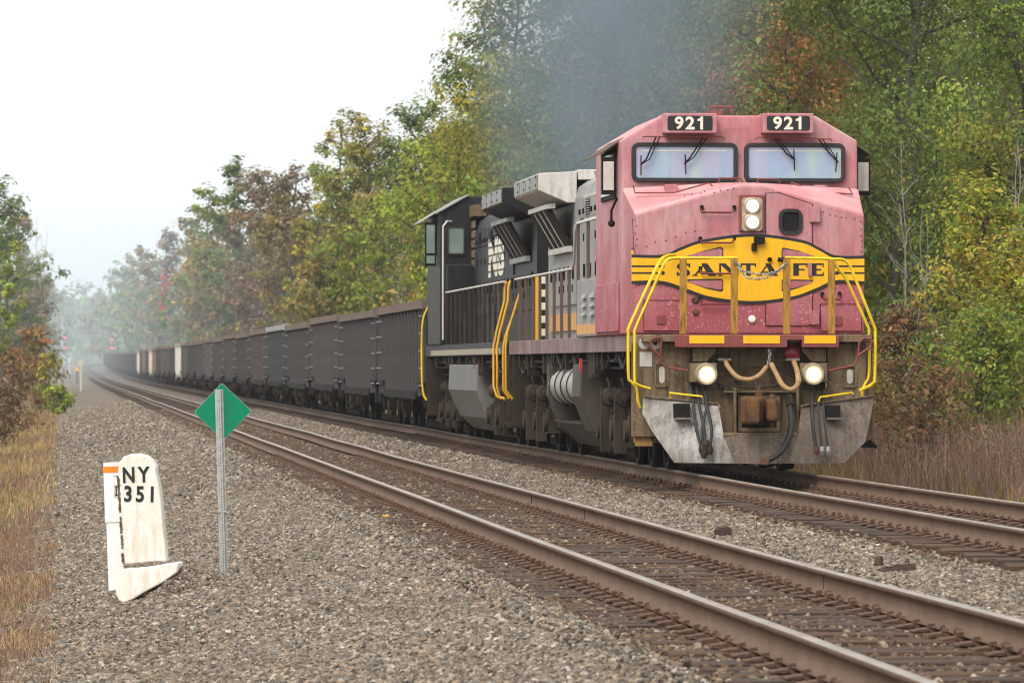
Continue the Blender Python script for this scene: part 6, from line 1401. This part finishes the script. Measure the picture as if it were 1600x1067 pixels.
def patch(s, t, a, b): return .5 + .5 * np.sin(s * a + 1.3 * np.sin(t * b)) * np.cos(t * b * 1.3 + .7 * np.sin(s * a * .6))
# left verge: dry brown mat, straw and a few green blades
s, t, rg = field(30, 80, -10, -4.9, 170000, 31); keep = rg.random(len(s)) < np.clip((-t - 4.65 + .3 * np.sin(s * .55 + 1 + t) + .25 * np.sin(s * 1.37 + 2 * t) + .2 * np.sin(s * 3.1 + t * 4)) / .8, 0, 1); s, t = s[keep], t[keep]; n = len(s)
p1 = patch(s, t, .55, 1.1); pal = np.array([(.21, .125, .085), (.27, .17, .12), (.38, .245, .11), (.50, .34, .155), (.21, .21, .05)]); pk = np.where(p1 > .6, rg.choice(5, n, p=[.28, .32, .25, .09, .06]), rg.choice(5, n, p=[.5, .38, .09, .02, .01]))
blades('dry_grass', s, t, np.where(p1 > .55, .12, .075) * np.exp(rg.normal(0, .4, n)), np.full(n, .0032), pal[pk] * np.exp(rg.normal(0, .25, (n, 1))), .9, 32, 'dry brown and straw coloured grass on the left verge', 'grass')
s, t, rg = field(80, 330, -12, -4.9, 110000, 33); keep = t < -4.9 - .3 * np.sin(s * .4); s, t = s[keep], t[keep]; n = len(s); p1 = patch(s, t, .2, .8)
pk = np.where(p1 > .5, rg.choice(5, n, p=[.1, .15, .35, .2, .2]), rg.choice(5, n, p=[.4, .35, .12, .05, .08]))
blades('dry_grass', s, t, .14 * np.exp(rg.normal(0, .5, n)), np.full(n, .007), pal[pk] * np.exp(rg.normal(0, .25, (n, 1))), .5, 34, 'dry grass farther along the left verge', 'grass')
# right: dense dead weeds, green fringe at their foot
s, t, rg = field(56, 125, 7.7, 13.0, 70000, 35); n = len(s); pal = np.array([(.20, .125, .09), (.25, .165, .12), (.31, .225, .17), (.29, .135, .065), (.15, .095, .07)])
hh = (.35 + .6 * np.clip((t - 7.6) / 1.3, 0, 1)) * np.exp(rg.normal(0, .22, n)); pk = rg.choice(5, n, p=[.32, .26, .14, .13, .15])
blades('dead_weeds', s, t, hh, np.full(n, .005), pal[pk] * np.exp(rg.normal(0, .25, (n, 1))), .28, 36, 'waist high brown dead weeds beyond the train track', 'weeds')
s, t, rg = field(56, 120, 7.5, 9.5, 16000, 37); keep = (patch(s, t, .45, 1.5) > .45) & (rg.random(len(s)) < np.exp(-(t - 7.5) * 1.1)); s, t = s[keep], t[keep]; n = len(s); pal = np.array([(.17, .19, .03), (.28, .25, .04), (.34, .22, .06)])
blades('green_fringe', s, t, .22 * np.exp(rg.normal(0, .5, n)), np.full(n, .006), pal[rg.integers(0, 3, n)], .5, 38, 'yellow green grass fringe at the foot of the dead weeds', 'grass')
# fine side sprays of the weeds: small seed heads
s, t, rg = field(56, 120, 8.0, 12.5, 60000, 39); n = len(s); X, Y, Z = WP(s, t, ground_z(t)); k = vis(X, Y, 1.1); n = int(k.sum()); C = np.stack([X, Y, Z], 1)[k]; C[:, 2] += rg.uniform(.15, 1.0, n)
pal = np.array([(.17, .125, .1), (.23, .18, .15), (.28, .14, .06), (.13, .09, .07), (.3, .24, .2)]); V, F, c = leaves(C, rg.normal(0, 1, (n, 3)), .017, pal[rg.choice(5, n, p=[.35, .25, .12, .2, .08])], rg)
tag(link(bpy.data.objects.new('weed_seed_heads', np_mesh('weed_seed_heads', V, F, M['blade'], cols=c))), 'feathery dry seed heads in the dead weeds', 'weeds', kind='stuff')
# ------------------------------------------------------------------ exhaust smoke and haze
def smoke():
    rg = random.Random(4); bm = bmesh.new(); bmesh.ops.create_icosphere(bm, subdivisions=4, radius=1.0)
    me = bpy.data.meshes.new('exhaust_smoke'); bm.to_mesh(me); bm.free()
    o = bpy.data.objects.new('exhaust_smoke', me); link(o); o.location = (1.75, 87, 7.5); o.scale = (2.4, 15, 4.3); o.rotation_euler = (math.radians(-7), 0, TH)
    tag(o, 'thin blue grey exhaust smoke drifting above the locomotives', 'smoke', kind='stuff')
    k = NT('exhaust_smoke'); v = k.coord('Object'); ln = k.n('VectorMath', operation='LENGTH'); k.l(v, ln.inputs[0])
    fall = k.math('SUBTRACT', 1.0, ln.outputs['Value'], True); nz = k.n('TexNoise'); k.l(k.coord('Object', (1.6, 3.5, 1.8)), nz.inputs['Vector']); nz.inputs['Scale'].default_value = 1.3; nz.inputs['Detail'].default_value = 3
    d = k.math('MULTIPLY', k.math('MULTIPLY', fall, k.ramp(nz.outputs['Fac'], [(.36, (.12, .12, .12)), (.66, (1, 1, 1))])), SMOKE_D)
    pv = k.n('VolumePrincipled'); pv.inputs['Color'].default_value = (.25, .32, .39, 1); pv.inputs['Anisotropy'].default_value = 0; k.l(d, pv.inputs['Density']); k.l(pv.outputs[0], k.out.inputs['Volume']); me.materials.append(k.m)
SMOKE_D = .33
smoke()
def haze():
    b = MB(); b.box(-660, 660, -120, 2100, -6, 54); o = b.build('haze', [], None); o['kind'] = 'stuff'
    k = NT('haze_air'); pv = k.n('VolumePrincipled'); pv.inputs['Color'].default_value = (.90, .955, 1.0, 1); pv.inputs['Density'].default_value = HAZE_D; pv.inputs['Anisotropy'].default_value = .2
    k.l(pv.outputs[0], k.out.inputs['Volume']); o.data.materials.append(k.m); tag(o, 'pale blue misty air over the whole scene', 'haze')
HAZE_D = .00016
haze()

def drifting_smoke():
    bm = bmesh.new(); bmesh.ops.create_icosphere(bm, subdivisions=4, radius=1.0); me = bpy.data.meshes.new('drifting_smoke'); bm.to_mesh(me); bm.free()
    o = bpy.data.objects.new('drifting_smoke', me); link(o); o.location = WV(960, 8, 4); o.scale = (170, 620, 17); o.rotation_euler = (0, 0, TH)
    tag(o, 'bluish smoke hanging over the far end of the line', 'smoke', kind='stuff')
    k = NT('blue_drifting_smoke'); pv = k.n('VolumePrincipled'); pv.inputs['Color'].default_value = (.76, .89, 1.0, 1); pv.inputs['Density'].default_value = .00075
    k.l(pv.outputs[0], k.out.inputs['Volume']); me.materials.append(k.m)
drifting_smoke()
